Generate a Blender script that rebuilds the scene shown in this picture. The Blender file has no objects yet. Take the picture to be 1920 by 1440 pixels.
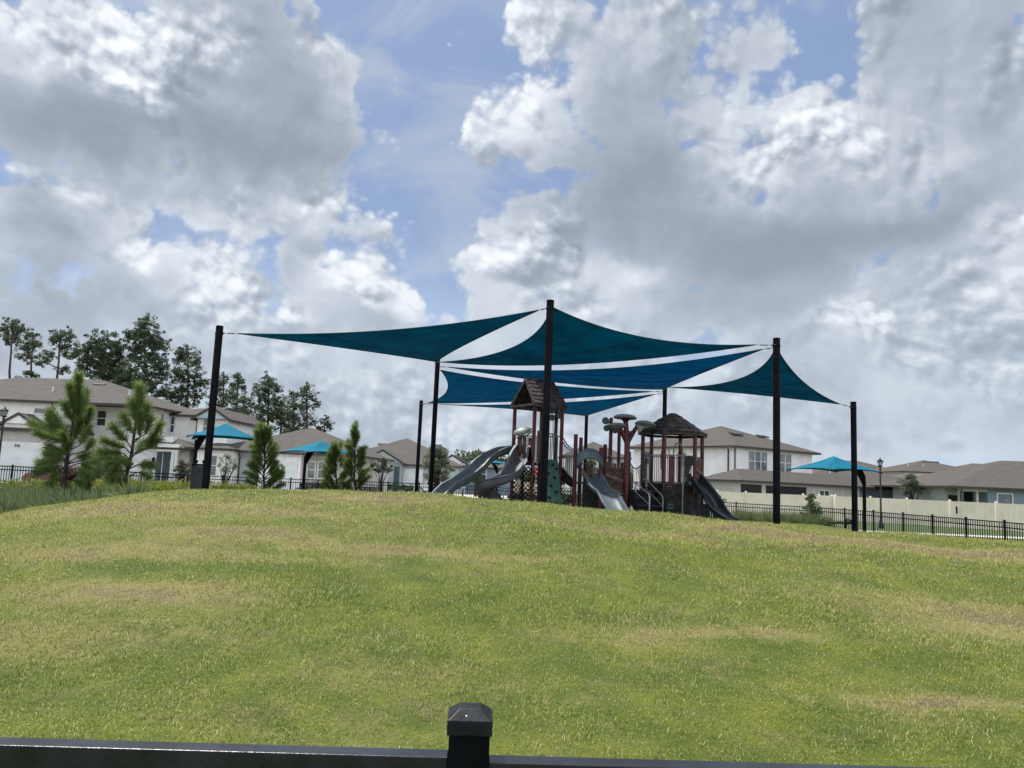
import bpy, math, random
import numpy as np
from mathutils import Vector, Matrix
random.seed(7)
rng = np.random.default_rng(11)
SC = bpy.context.scene
COL = SC.collection
R = math.radians

# ------------------------------------------------------------------ camera
F = 1445.0
PITCH = math.atan(F and (180.0 / F))
ROLL = R(2.43)
EYE = Vector((0, 0, 1.62))
_w = Vector((0, math.cos(PITCH), math.sin(PITCH)))
_u0 = Vector((0, -math.sin(PITCH), math.cos(PITCH)))
_r0 = Vector((1, 0, 0))
CR = _r0 * math.cos(ROLL) + _u0 * math.sin(ROLL)
CU = _u0 * math.cos(ROLL) - _r0 * math.sin(ROLL)
CW = _w
cam_d = bpy.data.cameras.new("camera")
cam = bpy.data.objects.new("camera", cam_d)
COL.objects.link(cam)
cam_d.sensor_width = 36
cam_d.lens = 36 * F / 1920
cam_d.clip_start = 0.05
cam_d.clip_end = 3000
M = Matrix((CR, CU, -CW)).transposed().to_4x4()
M.translation = EYE
cam.matrix_world = M
SC.camera = cam


def W(px, py, Y):
    """point at forward distance Y seen at photo pixel (px, py)"""
    d = CW * F + CR * (px - 960) - CU * (py - 720)
    t = Y / d.y
    return EYE + d * t


def SX(px, Y, z):
    """x of the point at distance Y and height z that is seen in column px"""
    k = (px - 960) / F
    n = CR - CW * k
    return EYE.x - (n.y * (Y - EYE.y) + n.z * (z - EYE.z)) / n.x


def AE(px, py):
    d = (CW * F + CR * (px - 960) - CU * (py - 720)).normalized()
    return math.atan2(d.x, d.y), math.asin(d.z)


# ------------------------------------------------------------------ light
SUN_EL, SUN_AZ = R(64), R(-48)        # high, beyond the playground and slightly left
sund = Vector((math.sin(SUN_AZ) * math.cos(SUN_EL), math.cos(SUN_AZ) * math.cos(SUN_EL), math.sin(SUN_EL)))
sl = bpy.data.lights.new("sun", 'SUN')
sl.energy = 4.8
sl.angle = R(2.0)
sl.color = (1.0, 0.96, 0.88)
so = bpy.data.objects.new("sun", sl)
COL.objects.link(so)
so.rotation_euler = (-sund).to_track_quat('-Z', 'Y').to_euler()

SC.view_settings.view_transform = 'Standard'
SC.view_settings.look = 'None'
SC.view_settings.gamma = 1
SC.view_settings.exposure = 0.25
SC.view_settings.use_curve_mapping = False


class G:
    """small node graph helper"""

    def __init__(s, nt):
        s.nt = nt

    def n(s, t, **kw):
        nd = s.nt.nodes.new(t)
        for k, v in kw.items():
            setattr(nd, k, v)
        return nd

    def put(s, sock, v):
        if isinstance(v, bpy.types.NodeSocket):
            s.nt.links.new(v, sock)
        elif v is not None:
            sock.default_value = v

    def m(s, op, a, b=None, c=None, clamp=False):
        nd = s.n('ShaderNodeMath', operation=op, use_clamp=clamp)
        s.put(nd.inputs[0], a)
        s.put(nd.inputs[1], b)
        if c is not None:
            s.put(nd.inputs[2], c)
        return nd.outputs[0]

    def v(s, op, a, b=None, c=None, out=0):
        nd = s.n('ShaderNodeVectorMath', operation=op)
        s.put(nd.inputs[0], a)
        s.put(nd.inputs[1], b)
        if c is not None:
            s.put(nd.inputs[2], c)
        return nd.outputs[out]

    def mix(s, f, a, b):
        nd = s.n('ShaderNodeMix', data_type='RGBA')
        s.put(nd.inputs[0], f)
        s.put(nd.inputs[6], a)
        s.put(nd.inputs[7], b)
        return nd.outputs[2]

    def noise(s, vec, scale, detail=3, rough=.5, dist=0.0, out=0, dim='3D'):
        nd = s.n('ShaderNodeTexNoise', noise_dimensions=dim)
        s.put(nd.inputs['Vector'], vec)
        nd.inputs['Scale'].default_value = scale
        nd.inputs['Detail'].default_value = detail
        nd.inputs['Roughness'].default_value = rough
        nd.inputs['Distortion'].default_value = dist
        return nd.outputs[out]

    def ss(s, x, a, b, lo=0.0, hi=1.0):
        nd = s.n('ShaderNodeMapRange', interpolation_type='SMOOTHSTEP')
        s.put(nd.inputs[0], x)
        for i, q in enumerate((a, b, lo, hi)):
            nd.inputs[i + 1].default_value = q
        return nd.outputs[0]


def C4(c):
    return (c[0], c[1], c[2], 1.0)


def make_world():
    w = bpy.data.worlds.new("World")
    SC.world = w
    w.use_nodes = True
    nt = w.node_tree
    nt.nodes.clear()
    g = G(nt)
    tc = g.n('ShaderNodeTexCoord').outputs['Generated']
    sky = g.n('ShaderNodeTexSky', sky_type='NISHITA')
    sky.sun_disc = False
    sky.sun_elevation = SUN_EL
    sky.sun_rotation = SUN_AZ
    sky.air_density = 1.0
    sky.dust_density = 2.0
    sky.ozone_density = 2.0
    nrm = g.v('NORMALIZE', tc)
    sep = g.n('ShaderNodeSeparateXYZ')
    g.put(sep.inputs[0], nrm)
    az = g.m('ARCTAN2', sep.outputs[0], sep.outputs[1])
    el = g.m('ARCSINE', sep.outputs[2])
    cb = g.n('ShaderNodeCombineXYZ')
    g.put(cb.inputs[0], az)
    g.put(cb.inputs[1], el)
    p = cb.outputs[0]
    # cloud cells, a little wider than tall
    cq = g.n('ShaderNodeCombineXYZ')
    g.put(cq.inputs[0], g.m('MULTIPLY', az, 1.25))
    g.put(cq.inputs[1], g.m('MULTIPLY', el, 1.55))
    q = cq.outputs[0]
    warp = g.v('SUBTRACT', g.noise(q, 4.0, 5, .6, 0, 1, '2D'), (.5, .5, .5))
    pw = g.v('MULTIPLY_ADD', warp, (.15, .15, 0), p)
    qw = g.v('MULTIPLY_ADD', warp, (.05, .05, 0), q)

    def blobs(pp, lst, base):
        acc = base
        for (px, py, sx, sy, amp) in lst:
            a0, e0 = AE(px, py)
            kx, ky = F / sx, F / sy
            t = g.v('MULTIPLY_ADD', pp, (kx, ky, 0), (-a0 * kx, -e0 * ky, 0))
            d = g.v('DOT_PRODUCT', t, t, out=1)
            acc = g.m('MULTIPLY_ADD', g.m('EXPONENT', g.m('MULTIPLY', d, -1.0)), amp, acc)
        return acc

    cover = [(1250, 80, 190, 130, .25), (1760, 90, 170, 130, .20), (230, 130, 260, 110, .15), (560, 120, 90, 130, .25),  # where cloud masses and the blue gaps between them stand
        (250, 150, 400, 190, .60), (480, 240, 170, 170, .40), (1130, 170, 220, 230, .50), (1350, 400, 330, 130, .45),
        (1780, 220, 210, 270, .60), (1470, 280, 80, 55, .30), (110, 500, 170, 110, .25), (280, 500, 80, 70, .35),
        (610, 375, 80, 40, .40), (690, 550, 150, 90, .35), (440, 575, 90, 45, .35), (990, 490, 85, 70, .40),
        (1150, 560, 190, 110, .35), (1650, 640, 330, 110, .30), (1880, 450, 80, 80, .3), (300, 690, 500, 90, .2), (1100, 720, 500, 100, .2),
        (790, 60, 120, 150, -.55), (770, 300, 120, 190, -.42), (880, 300, 40, 120, -.3), (1575, 85, 75, 95, -.80), (1385, 215, 55, 55, -.25),
        (265, 15, 60, 30, -.7), (430, 450, 170, 45, -.30), (60, 350, 110, 35, -.3), (1665, 530, 35, 50, -.15), (1850, 620, 140, 110, .30), (1650, 780, 400, 60, .15), (500, 800, 500, 60, .12), (1010, 380, 60, 60, -.25),
        (840, 520, 60, 90, -.30), (900, 20, 40, 60, -.3),
    ]
    tone = [  # bright sunlit heads and dark shaded bases
        (200, 100, 190, 75, .42), (60, 40, 120, 60, .2), (620, 60, 45, 80, .35), (1000, 120, 70, 130, .35), (1190, 60, 90, 60, .2), (1480, 262, 80, 40, .62), (1420, 330, 60, 40, .3),
        (605, 368, 75, 30, .6), (265, 465, 60, 45, .5), (690, 550, 90, 50, .40), (650, 490, 50, 25, .4), (435, 562, 75, 28, .55), (985, 470, 75, 45, .5),
        (1180, 490, 110, 45, .40), (1080, 570, 100, 70, .32), (1890, 420, 50, 50, .5), (1650, 610, 90, 35, .5), (1800, 690, 120, 50, .25), (1320, 270, 60, 60, .2), (1700, 300, 70, 60, .2), (530, 605, 60, 18, .4),
        (280, 250, 300, 70, -.42), (500, 130, 90, 110, -.25), (560, 270, 90, 80, -.2), (1200, 340, 230, 110, -.30), (1720, 400, 210, 65, -.50), (1450, 480, 260, 70, -.36),
        (1880, 130, 120, 180, -.12), (720, 640, 130, 50, -.25), (40, 545, 90, 45, -.4), (50, 430, 50, 30, -.35), (1380, 590, 250, 50, -.22), (560, 520, 70, 60, -.15), (1280, 150, 120, 90, -.10), (600, 440, 90, 30, -.15),
    ]
    low = g.ss(el, -.02, .38, 1.0, 0.0)
    L = g.m('MULTIPLY_ADD', low, .20, blobs(pw, cover, 0.66))
    T = blobs(pw, tone, 0.555)

    def field(qq):
        n = g.noise(qq, 2.3, 10, .62, .0, 0, '2D')
        vo = g.n('ShaderNodeTexVoronoi', feature='SMOOTH_F1', voronoi_dimensions='2D')
        vo.inputs['Scale'].default_value = 7.5
        vo.inputs['Detail'].default_value = 3.5
        vo.inputs['Roughness'].default_value = .6
        vo.inputs['Smoothness'].default_value = .15
        g.put(vo.inputs['Vector'], qq)
        a = g.m('MULTIPLY_ADD', n, .92, -.46)
        return g.m('MULTIPLY_ADD', vo.outputs['Distance'], -.72, g.m('ADD', a, .31))

    f0 = field(qw)
    f1 = field(g.v('ADD', qw, (-.008, .016, 0)))
    D = g.m('ADD', L, f0)
    relief = g.m('SUBTRACT', f0, f1)
    alpha = g.ss(D, .26, .56)
    thick = g.ss(D, .45, 1.15)
    soft = g.ss(g.m('ADD', g.noise(g.v('ADD', p, (4.2, 1.7, 0)), 5.0, 3, .6, .5, 0, '2D'), g.m('MULTIPLY', g.m('SUBTRACT', T, .555), .55)), .40, .68, .16, 1.15)
    lit = g.m('MULTIPLY_ADD', g.m('MULTIPLY', relief, 1.15), soft, T)
    lit = g.m('MULTIPLY_ADD', g.m('SUBTRACT', g.noise(p, 4.5, 4, .55, .3, 0, '2D'), .5), .75, lit)
    lit = g.m('MULTIPLY_ADD', thick, -.10, lit)
    lit = g.m('MULTIPLY_ADD', g.m('MULTIPLY', f0, soft), .50, lit)
    # thin cloud edges scatter more light than the thick middle
    lit = g.m('MULTIPLY_ADD', g.ss(D, .75, .35), .10, lit)
    lit = g.ss(lit, -.15, 1.15)
    rmp = g.n('ShaderNodeValToRGB')
    g.put(rmp.inputs[0], lit)
    cr = rmp.color_ramp
    cr.elements[0].position = 0
    cr.elements[0].color = (.255, .292, .350, 1)
    cr.elements[1].position = 1
    cr.elements[1].color = (.84, .87, .89, 1)
    e = cr.elements.new(.35); e.color = (.385, .430, .500, 1)
    e = cr.elements.new(.65); e.color = (.560, .610, .680, 1)
    # the low air is milky: clouds lose contrast there
    ccol = g.mix(g.m('MULTIPLY', low, .42), rmp.outputs[0], C4((.48, .555, .64)))
    # unseen clouds overhead and behind the viewer, brightened and warmed to light the walls
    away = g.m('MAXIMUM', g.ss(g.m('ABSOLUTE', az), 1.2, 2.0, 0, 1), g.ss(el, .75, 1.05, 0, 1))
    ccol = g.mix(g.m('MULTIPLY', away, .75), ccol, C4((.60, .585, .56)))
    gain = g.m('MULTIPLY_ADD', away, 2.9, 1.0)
    veil = g.ss(g.m('ADD', g.noise(q, 2.2, 4, .6, .6, 0, '2D'), g.m('MULTIPLY', low, .5)), .30, .95)
    veil = g.m('MAXIMUM', veil, .50)
    bg1 = g.n('ShaderNodeBackground')
    g.put(bg1.inputs[0], g.mix(.30, sky.outputs[0], C4((2.6, 3.6, 6.2))))
    bg1.inputs[1].default_value = 0.070
    bgv = g.n('ShaderNodeBackground')
    g.put(bgv.inputs[0], g.mix(low, g.mix(g.ss(g.noise(g.v('MULTIPLY', p, (1, 1.8, 0)), 4.0, 6, .62, .8, 0, '2D'), .42, .72), C4((.31, .43, .68)), C4((.55, .62, .73))), C4((.48, .57, .68))))
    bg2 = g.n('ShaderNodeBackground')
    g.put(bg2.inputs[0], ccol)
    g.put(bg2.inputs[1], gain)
    ms0 = g.n('ShaderNodeMixShader')
    g.put(ms0.inputs[0], veil)
    g.put(ms0.inputs[1], bg1.outputs[0])
    g.put(ms0.inputs[2], bgv.outputs[0])
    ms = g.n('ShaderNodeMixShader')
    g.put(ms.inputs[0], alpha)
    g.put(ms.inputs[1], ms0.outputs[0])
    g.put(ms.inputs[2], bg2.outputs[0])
    o = g.n('ShaderNodeOutputWorld')
    g.put(o.inputs[0], ms.outputs[0])
    w.cycles.sampling_method = 'MANUAL'
    w.cycles.sample_map_resolution = 512


make_world()
SC.cycles.max_bounces = 6
SC.cycles.transparent_max_bounces = 8
SC.cycles.sample_clamp_indirect = 5.0

# ------------------------------------------------------------------ materials
MATS = {}


def mat(name, col, rough=.6, var=.12, vscale=3.0, metal=0.0, bump=0.0, bscale=30.0, col2=None, transl=0.0, spec=.4, detail=4, coord='Object'):
    if name in MATS:
        return MATS[name]
    m = bpy.data.materials.new(name)
    m.use_nodes = True
    nt = m.node_tree
    g = G(nt)
    b = nt.nodes['Principled BSDF']
    co = g.n('ShaderNodeTexCoord').outputs[coord] if coord == 'Object' else g.n('ShaderNodeNewGeometry').outputs['Position']
    n = g.noise(co, vscale, detail, .6)
    c2 = col2 if col2 else tuple(max(0, c * (1 - 2.2 * var)) for c in col)
    c1 = col if col2 else tuple(min(1, c * (1 + var)) for c in col)
    cc = g.mix(g.ss(n, .3, .7), C4(c2), C4(c1))
    g.put(b.inputs['Base Color'], cc)
    b.inputs['Roughness'].default_value = rough
    b.inputs['Metallic'].default_value = metal
    b.inputs['Specular IOR Level'].default_value = spec
    if bump:
        bp = g.n('ShaderNodeBump')
        bp.inputs['Strength'].default_value = bump
        bp.inputs['Distance'].default_value = .02
        g.put(bp.inputs['Height'], g.noise(co, bscale, 5, .6))
        g.put(b.inputs['Normal'], bp.outputs[0])
    if transl:
        tr = g.n('ShaderNodeBsdfTranslucent')
        g.put(tr.inputs[0], cc)
        mx = g.n('ShaderNodeMixShader')
        mx.inputs[0].default_value = transl
        g.put(mx.inputs[1], b.outputs[0])
        g.put(mx.inputs[2], tr.outputs[0])
        g.put(nt.nodes['Material Output'].inputs[0], mx.outputs[0])
    MATS[name] = m
    return m


def siding(name, col, pitch=.18, vertical=False, depth=.03):
    """horizontal lap boards (or vertical board and batten) as relief in the wall surface"""
    if name in MATS:
        return MATS[name]
    m = mat(name, col, .6, .05, .8)
    nt = m.node_tree
    g = G(nt)
    b = nt.nodes['Principled BSDF']
    sep = g.n('ShaderNodeSeparateXYZ')
    g.put(sep.inputs[0], g.n('ShaderNodeTexCoord').outputs['Object'])
    src = g.m('ADD', sep.outputs[0], sep.outputs[1]) if vertical else sep.outputs[2]
    fr = g.m('FRACT', g.m('DIVIDE', src, pitch))
    h = g.ss(fr, 0.0, .10) if vertical else fr
    bp = g.n('ShaderNodeBump')
    bp.inputs['Strength'].default_value = .9
    bp.inputs['Distance'].default_value = depth
    g.put(bp.inputs['Height'], g.m('SUBTRACT', 1.0, h) if not vertical else h)
    g.put(b.inputs['Normal'], bp.outputs[0])
    return m


def brickwork(name, c1, c2, mort, bw=.35, bh=.09):
    if name in MATS:
        return MATS[name]
    m = mat(name, c1, .8, .1, 3)
    nt = m.node_tree
    g = G(nt)
    b = nt.nodes['Principled BSDF']
    sep = g.n('ShaderNodeSeparateXYZ')
    g.put(sep.inputs[0], g.n('ShaderNodeTexCoord').outputs['Object'])
    cb = g.n('ShaderNodeCombineXYZ')
    g.put(cb.inputs[0], g.m('ADD', sep.outputs[0], sep.outputs[1]))
    g.put(cb.inputs[1], sep.outputs[2])
    br = g.n('ShaderNodeTexBrick')
    g.put(br.inputs['Vector'], cb.outputs[0])
    br.inputs['Color1'].default_value = C4(c1)
    br.inputs['Color2'].default_value = C4(c2)
    br.inputs['Mortar'].default_value = C4(mort)
    br.inputs['Scale'].default_value = 1
    br.inputs['Brick Width'].default_value = bw
    br.inputs['Row Height'].default_value = bh
    br.inputs['Mortar Size'].default_value = .012
    g.put(b.inputs['Base Color'], br.outputs[0])
    return m


def shingle(name, c1, c2):
    if name in MATS:
        return MATS[name]
    m = mat(name, c1, .9, .1, 3, coord='World')
    nt = m.node_tree
    g = G(nt)
    b = nt.nodes['Principled BSDF']
    pos = g.n('ShaderNodeTexCoord').outputs['Object']
    sep = g.n('ShaderNodeSeparateXYZ')
    g.put(sep.inputs[0], pos)
    cb = g.n('ShaderNodeCombineXYZ')
    g.put(cb.inputs[0], g.m('ADD', sep.outputs[0], sep.outputs[1]))
    g.put(cb.inputs[1], g.m('MULTIPLY', sep.outputs[2], 2.2))
    br = g.n('ShaderNodeTexBrick')
    g.put(br.inputs['Vector'], cb.outputs[0])
    br.inputs['Color1'].default_value = C4(c1)
    br.inputs['Color2'].default_value = C4(c2)
    br.inputs['Mortar'].default_value = C4(tuple(c * .72 for c in c1))
    br.inputs['Scale'].default_value = 1
    br.inputs['Brick Width'].default_value = .42
    br.inputs['Row Height'].default_value = .17
    br.inputs['Mortar Size'].default_value = .01
    n = g.noise(pos, 1.3, 5, .65)
    cc = g.mix(g.ss(n, .35, .75, 0, .35), br.outputs[0], C4(tuple(c * 1.25 for c in c1)))
    g.put(b.inputs['Base Color'], cc)
    b.inputs['Specular IOR Level'].default_value = .2
    return m


black_paint = mat('black_paint', (.005, .006, .009), .5, .25, 6, spec=.08, bump=.05, bscale=60)
post_black = mat('post_black', (.004, .005, .008), .45, .3, 2.5, spec=.07, bump=.08, bscale=40)
bronze = mat('bronze_paint', (.030, .022, .019), .5, .2, 6)
maroon = mat('maroon_paint', (.085, .006, .011), .42, .2, 3, spec=.4)
silver = mat('silver_metal', (.42, .43, .45), .42, .1, 6, metal=.5)
greymetal = mat('painted_rail', (.21, .195, .18), .5, .15, 6)
slide_grey = mat('slide_plastic', (.100, .135, .150), .52, .12, 2.2, spec=.5, bump=.05, bscale=12)
slide_dark = mat('dark_slide_plastic', (.022, .028, .036), .35, .15, 2.2, spec=.5)
slide_mauve = mat('faded_slide_plastic', (.110, .128, .147), .52, .18, 2.0, spec=.4, col2=(.090, .088, .100))
cap_grey = mat('pale_plastic', (.19, .23, .225), .5, .12, 4)
disc_grey = mat('green_grey_plastic', (.07, .11, .115), .45, .15, 8)
deck_dark = mat('deck_plastic', (.012, .014, .018), .6, .2, 8)
bark = mat('sculpted_bark', (.030, .029, .031), .75, .35, 5, bump=.6, bscale=9)
woodp = mat('brown_planks', (.105, .058, .045), .7, .25, 6, bump=.3, bscale=25)
woodtan = mat('tan_board', (.19, .135, .10), .7, .2, 6)
roofwood = mat('weathered_shingle_board', (.066, .053, .052), .8, .35, 5, bump=.4, bscale=22)
wall_green = mat('green_climbing_plastic', (.036, .098, .078), .5, .15, 3)
sail_m = mat('shade_fabric', (.001, .155, .225), .75, .10, 1.2, transl=.68, bump=.05, bscale=200, spec=.15)
sail_b = mat('blue_shade_fabric', (.001, .175, .300), .75, .08, 1.5, transl=.66, spec=.15)
hem_m = mat('sail_hem', (.003, .045, .075), .8, .1, 5)
umb_m = mat('umbrella_fabric', (.010, .18, .29), .8, .08, 1.5, transl=.30, spec=.15)
white_w = mat('white_stucco', (.84, .83, .81), .75, .05, 1.5)
white_s = siding('white_lap_siding', (.86, .85, .83))
white_bb = siding('white_board_and_batten', (.84, .83, .82), .4, True)
grey_w = mat('grey_stucco', (.44, .48, .49), .8, .06, 1.5)
green_w = mat('grey_green_stucco', (.36, .43, .43), .8, .06, 1.5)
blue_w = mat('blue_grey_stucco', (.20, .27, .335), .8, .06, 1.5)
tan_w = mat('tan_stucco', (.52, .50, .46), .8, .06, 1.5)
trim_w = mat('white_trim', (.72, .73, .72), .55, .03, 3)
trim_g = mat('grey_trim', (.20, .20, .21), .6, .05, 3)
fascia = mat('brown_fascia', (.050, .040, .038), .6, .1, 3)
roof_a = shingle('roof_shingle', (.088, .080, .074), (.070, .064, .060))
roof_b = shingle('taupe_roof_shingle', (.088, .079, .071), (.070, .063, .057))
glass_m = mat('window_glass', (.030, .042, .050), .08, .3, .7, spec=.8)
glass_l = mat('pale_window_glass', (.16, .20, .23), .12, .3, .7, spec=.8)
door_teal = mat('slate_door_paint', (.045, .075, .095), .5, .08, 3)
screen_m = mat('porch_screen', (.006, .007, .010), .6, .1, 3)
garage_m = siding('garage_panel', (.70, .75, .74), .55)
stone_m = brickwork('pale_brick', (.50, .47, .46), (.38, .34, .33), (.55, .54, .53))
vinyl = mat('beige_vinyl', (.76, .68, .56), .5, .04, 1.0)
concrete = mat('pale_concrete', (.52, .50, .47), .85, .08, 1.2, coord='World', bump=.1)
asphalt = mat('asphalt', (.11, .11, .115), .9, .15, 1.2, coord='World')
mulch_m = mat('mulch', (.075, .045, .030), .95, .4, 9, coord='World', bump=.8, bscale=40)
trunk_m = mat('pine_bark', (.085, .060, .048), .9, .35, 8, bump=.6, bscale=14)
trunk_d = mat('dark_bark', (.045, .036, .030), .9, .35, 8, bump=.5, bscale=20)


def leafmat(name, c1, c2, transl=.35, scale=1.3):
    if name in MATS:
        return MATS[name]
    m = bpy.data.materials.new(name)
    m.use_nodes = True
    nt = m.node_tree
    g = G(nt)
    b = nt.nodes['Principled BSDF']
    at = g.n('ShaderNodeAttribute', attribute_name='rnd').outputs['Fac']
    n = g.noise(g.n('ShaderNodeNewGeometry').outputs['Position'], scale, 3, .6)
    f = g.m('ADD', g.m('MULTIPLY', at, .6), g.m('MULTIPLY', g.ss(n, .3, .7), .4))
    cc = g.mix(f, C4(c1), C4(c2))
    g.put(b.inputs['Base Color'], cc)
    b.inputs['Roughness'].default_value = .6
    b.inputs['Specular IOR Level'].default_value = .25
    tr = g.n('ShaderNodeBsdfTranslucent')
    g.put(tr.inputs[0], cc)
    mx = g.n('ShaderNodeMixShader')
    mx.inputs[0].default_value = transl
    g.put(mx.inputs[1], b.outputs[0])
    g.put(mx.inputs[2], tr.outputs[0])
    g.put(nt.nodes['Material Output'].inputs[0], mx.outputs[0])
    MATS[name] = m
    return m


leaf_pine = leafmat('tall_pine_needles', (.036, .062, .036), (.105, .145, .070), .25, .35)
leaf_young = leafmat('young_pine_needles', (.075, .125, .040), (.230, .310, .090), .5)
leaf_shrub = leafmat('shrub_leaves', (.055, .085, .045), (.13, .17, .09), .35)
leaf_wisp = leafmat('wispy_leaves', (.11, .13, .085), (.22, .24, .16), .4)
leaf_far = leafmat('far_leaves', (.035, .060, .028), (.08, .115, .045), .3, .1)
leaf_gold = leafmat('yellow_green_groundcover', (.10, .14, .025), (.23, .25, .035), .35, .8)
leaf_reed = leafmat('ornamental_blades', (.060, .095, .040), (.230, .280, .130), .35, .8)
leaf_red = leafmat('red_leaves', (.11, .022, .025), (.20, .045, .04), .35)
leaf_hedge = leafmat('hedge_leaves', (.020, .038, .015), (.055, .085, .03), .2)


# ------------------------------------------------------------------ mesh helpers
def tag(o, label=None, cat=None, group=None, kind=None):
    if label: o['label'] = label
    if cat: o['category'] = cat
    if group: o['group'] = group
    if kind: o['kind'] = kind
    return o


def empty(name, loc, label, cat, group=None, rz=0.0):
    o = bpy.data.objects.new(name, None)
    COL.objects.link(o)
    o.location = loc
    o.rotation_euler = (0, 0, rz)
    o.empty_display_size = .2
    return tag(o, label, cat, group)


class MB:
    def __init__(s):
        s.v = []
        s.f = []

    def add(s, vs, fs):
        o = len(s.v)
        s.v += [tuple(p) for p in vs]
        s.f += [tuple(i + o for i in f) for f in fs]
        return s

    def box(s, x0, y0, z0, x1, y1, z1):
        return s.add([(x0, y0, z0), (x1, y0, z0), (x1, y1, z0), (x0, y1, z0), (x0, y0, z1), (x1, y0, z1), (x1, y1, z1), (x0, y1, z1)],
                     [(0, 3, 2, 1), (4, 5, 6, 7), (0, 1, 5, 4), (1, 2, 6, 5), (2, 3, 7, 6), (3, 0, 4, 7)])

    def beam(s, a, b, w, h, up=(0, 0, 1), c=0.0):
        """rectangular bar from a to b, w across, h along up"""
        a, b = Vector(a), Vector(b)
        d = (b - a).normalized()
        u = Vector(up)
        r = d.cross(u)
        if r.length < 1e-4:
            r = d.cross(Vector((0, 1, 0)))
        r.normalize()
        u = r.cross(d).normalized()
        r = r * w / 2
        u = u * h / 2
        P = [p + sr * r + su * u for p in (a, b) for sr, su in ((-1, -1), (1, -1), (1, 1), (-1, 1))]
        return s.add(P, [(0, 1, 2, 3), (7, 6, 5, 4), (0, 4, 5, 1), (1, 5, 6, 2), (2, 6, 7, 3), (3, 7, 4, 0)])

    def tube(s, pts, r, n=8, cap=True):
        pts = [Vector(p) for p in pts]
        rs = r if isinstance(r, (list, tuple)) else [r] * len(pts)
        rings = []
        prev = None
        for i, p in enumerate(pts):
            d = (pts[min(i + 1, len(pts) - 1)] - pts[max(i - 1, 0)])
            d.normalize()
            if prev is None:
                a = d.cross(Vector((0, 0, 1)))
                if a.length < .05:
                    a = d.cross(Vector((0, 1, 0)))
            else:
                a = prev - d * prev.dot(d)
            a.normalize()
            prev = a
            b = d.cross(a)
            rings.append([p + (a * math.cos(2 * math.pi * k / n) + b * math.sin(2 * math.pi * k / n)) * rs[i] for k in range(n)])
        vs = [q for rg in rings for q in rg]
        fs = []
        for i in range(len(pts) - 1):
            for k in range(n):
                k2 = (k + 1) % n
                fs.append((i * n + k, i * n + k2, (i + 1) * n + k2, (i + 1) * n + k))
        if cap:
            fs.append(tuple(range(n))[::-1])
            fs.append(tuple((len(pts) - 1) * n + k for k in range(n)))
        return s.add(vs, fs)

    def lathe(s, c, prof, n=16, axis=(0, 0, 1), sx=1, sy=1):
        """prof: (radius, height) pairs along axis from c"""
        c = Vector(c)
        ax = Vector(axis).normalized()
        a = ax.cross(Vector((0, 1, 0)) if abs(ax.y) < .9 else Vector((1, 0, 0))).normalized()
        b = ax.cross(a)
        vs = []
        for (r, h) in prof:
            for k in range(n):
                t = 2 * math.pi * k / n
                vs.append(c + ax * h + a * (r * sx * math.cos(t)) + b * (r * sy * math.sin(t)))
        fs = []
        for i in range(len(prof) - 1):
            for k in range(n):
                k2 = (k + 1) % n
                fs.append((i * n + k, i * n + k2, (i + 1) * n + k2, (i + 1) * n + k))
        fs.append(tuple(range(n))[::-1])
        fs.append(tuple((len(prof) - 1) * n + k for k in range(n)))
        return s.add(vs, fs)

    def prism(s, poly, off):
        """flat polygon (3d points) given thickness by the vector off"""
        off = Vector(off)
        P = [Vector(p) for p in poly]
        n = len(P)
        vs = P + [p + off for p in P]
        fs = [tuple(range(n)), tuple(range(2 * n - 1, n - 1, -1))]
        for k in range(n):
            k2 = (k + 1) % n
            fs.append((k, n + k, n + k2, k2))
        return s.add(vs, fs)

    def build(s, name, m, parent=None, smooth=False, bevel=0.0, loc=None):
        me = bpy.data.meshes.new(name)
        vs = s.v
        if loc is not None:
            vs = [(x - loc[0], y - loc[1], z - loc[2]) for x, y, z in vs]
        me.from_pydata(vs, [], s.f)
        me.materials.append(m)
        if smooth:
            me.shade_smooth()
            try:
                me.set_sharp_from_angle(angle=R(40))
            except Exception:
                pass
        o = bpy.data.objects.new(name, me)
        COL.objects.link(o)
        if parent is not None:
            o.parent = parent
            pl = parent
            off = Vector((0, 0, 0))
            # parts are modelled in world space: undo the parent's place
            o.matrix_parent_inverse = world_of(parent).inverted()
        elif loc is not None:
            o.location = loc
        if bevel:
            b = o.modifiers.new('bevel', 'BEVEL')
            b.width = bevel
            b.segments = 2
            b.limit_method = 'ANGLE'
        return o


def world_of(o):
    m = Matrix.LocRotScale(o.location, o.rotation_euler, o.scale)
    if o.parent is not None:
        m = world_of(o.parent) @ o.matrix_parent_inverse @ m
    return m


def np_mesh(name, verts, tris, m, parent=None, rnd=None, quads=False):
    """fast mesh from numpy arrays; rnd is one value per vertex"""
    me = bpy.data.meshes.new(name)
    k = 4 if quads else 3
    me.vertices.add(len(verts))
    me.vertices.foreach_set('co', np.ascontiguousarray(verts, np.float32).ravel())
    me.loops.add(len(tris) * k)
    me.loops.foreach_set('vertex_index', np.ascontiguousarray(tris, np.int32).ravel())
    me.polygons.add(len(tris))
    me.polygons.foreach_set('loop_start', np.arange(0, len(tris) * k, k, dtype=np.int32))
    me.polygons.foreach_set('loop_total', np.full(len(tris), k, np.int32))
    if rnd is not None:
        a = me.attributes.new('rnd', 'FLOAT', 'POINT')
        a.data.foreach_set('value', np.ascontiguousarray(rnd, np.float32))
    me.update()
    me.validate()
    me.materials.append(m)
    o = bpy.data.objects.new(name, me)
    COL.objects.link(o)
    if parent is not None:
        o.parent = parent
        o.matrix_parent_inverse = world_of(parent).inverted()
    return o


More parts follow.
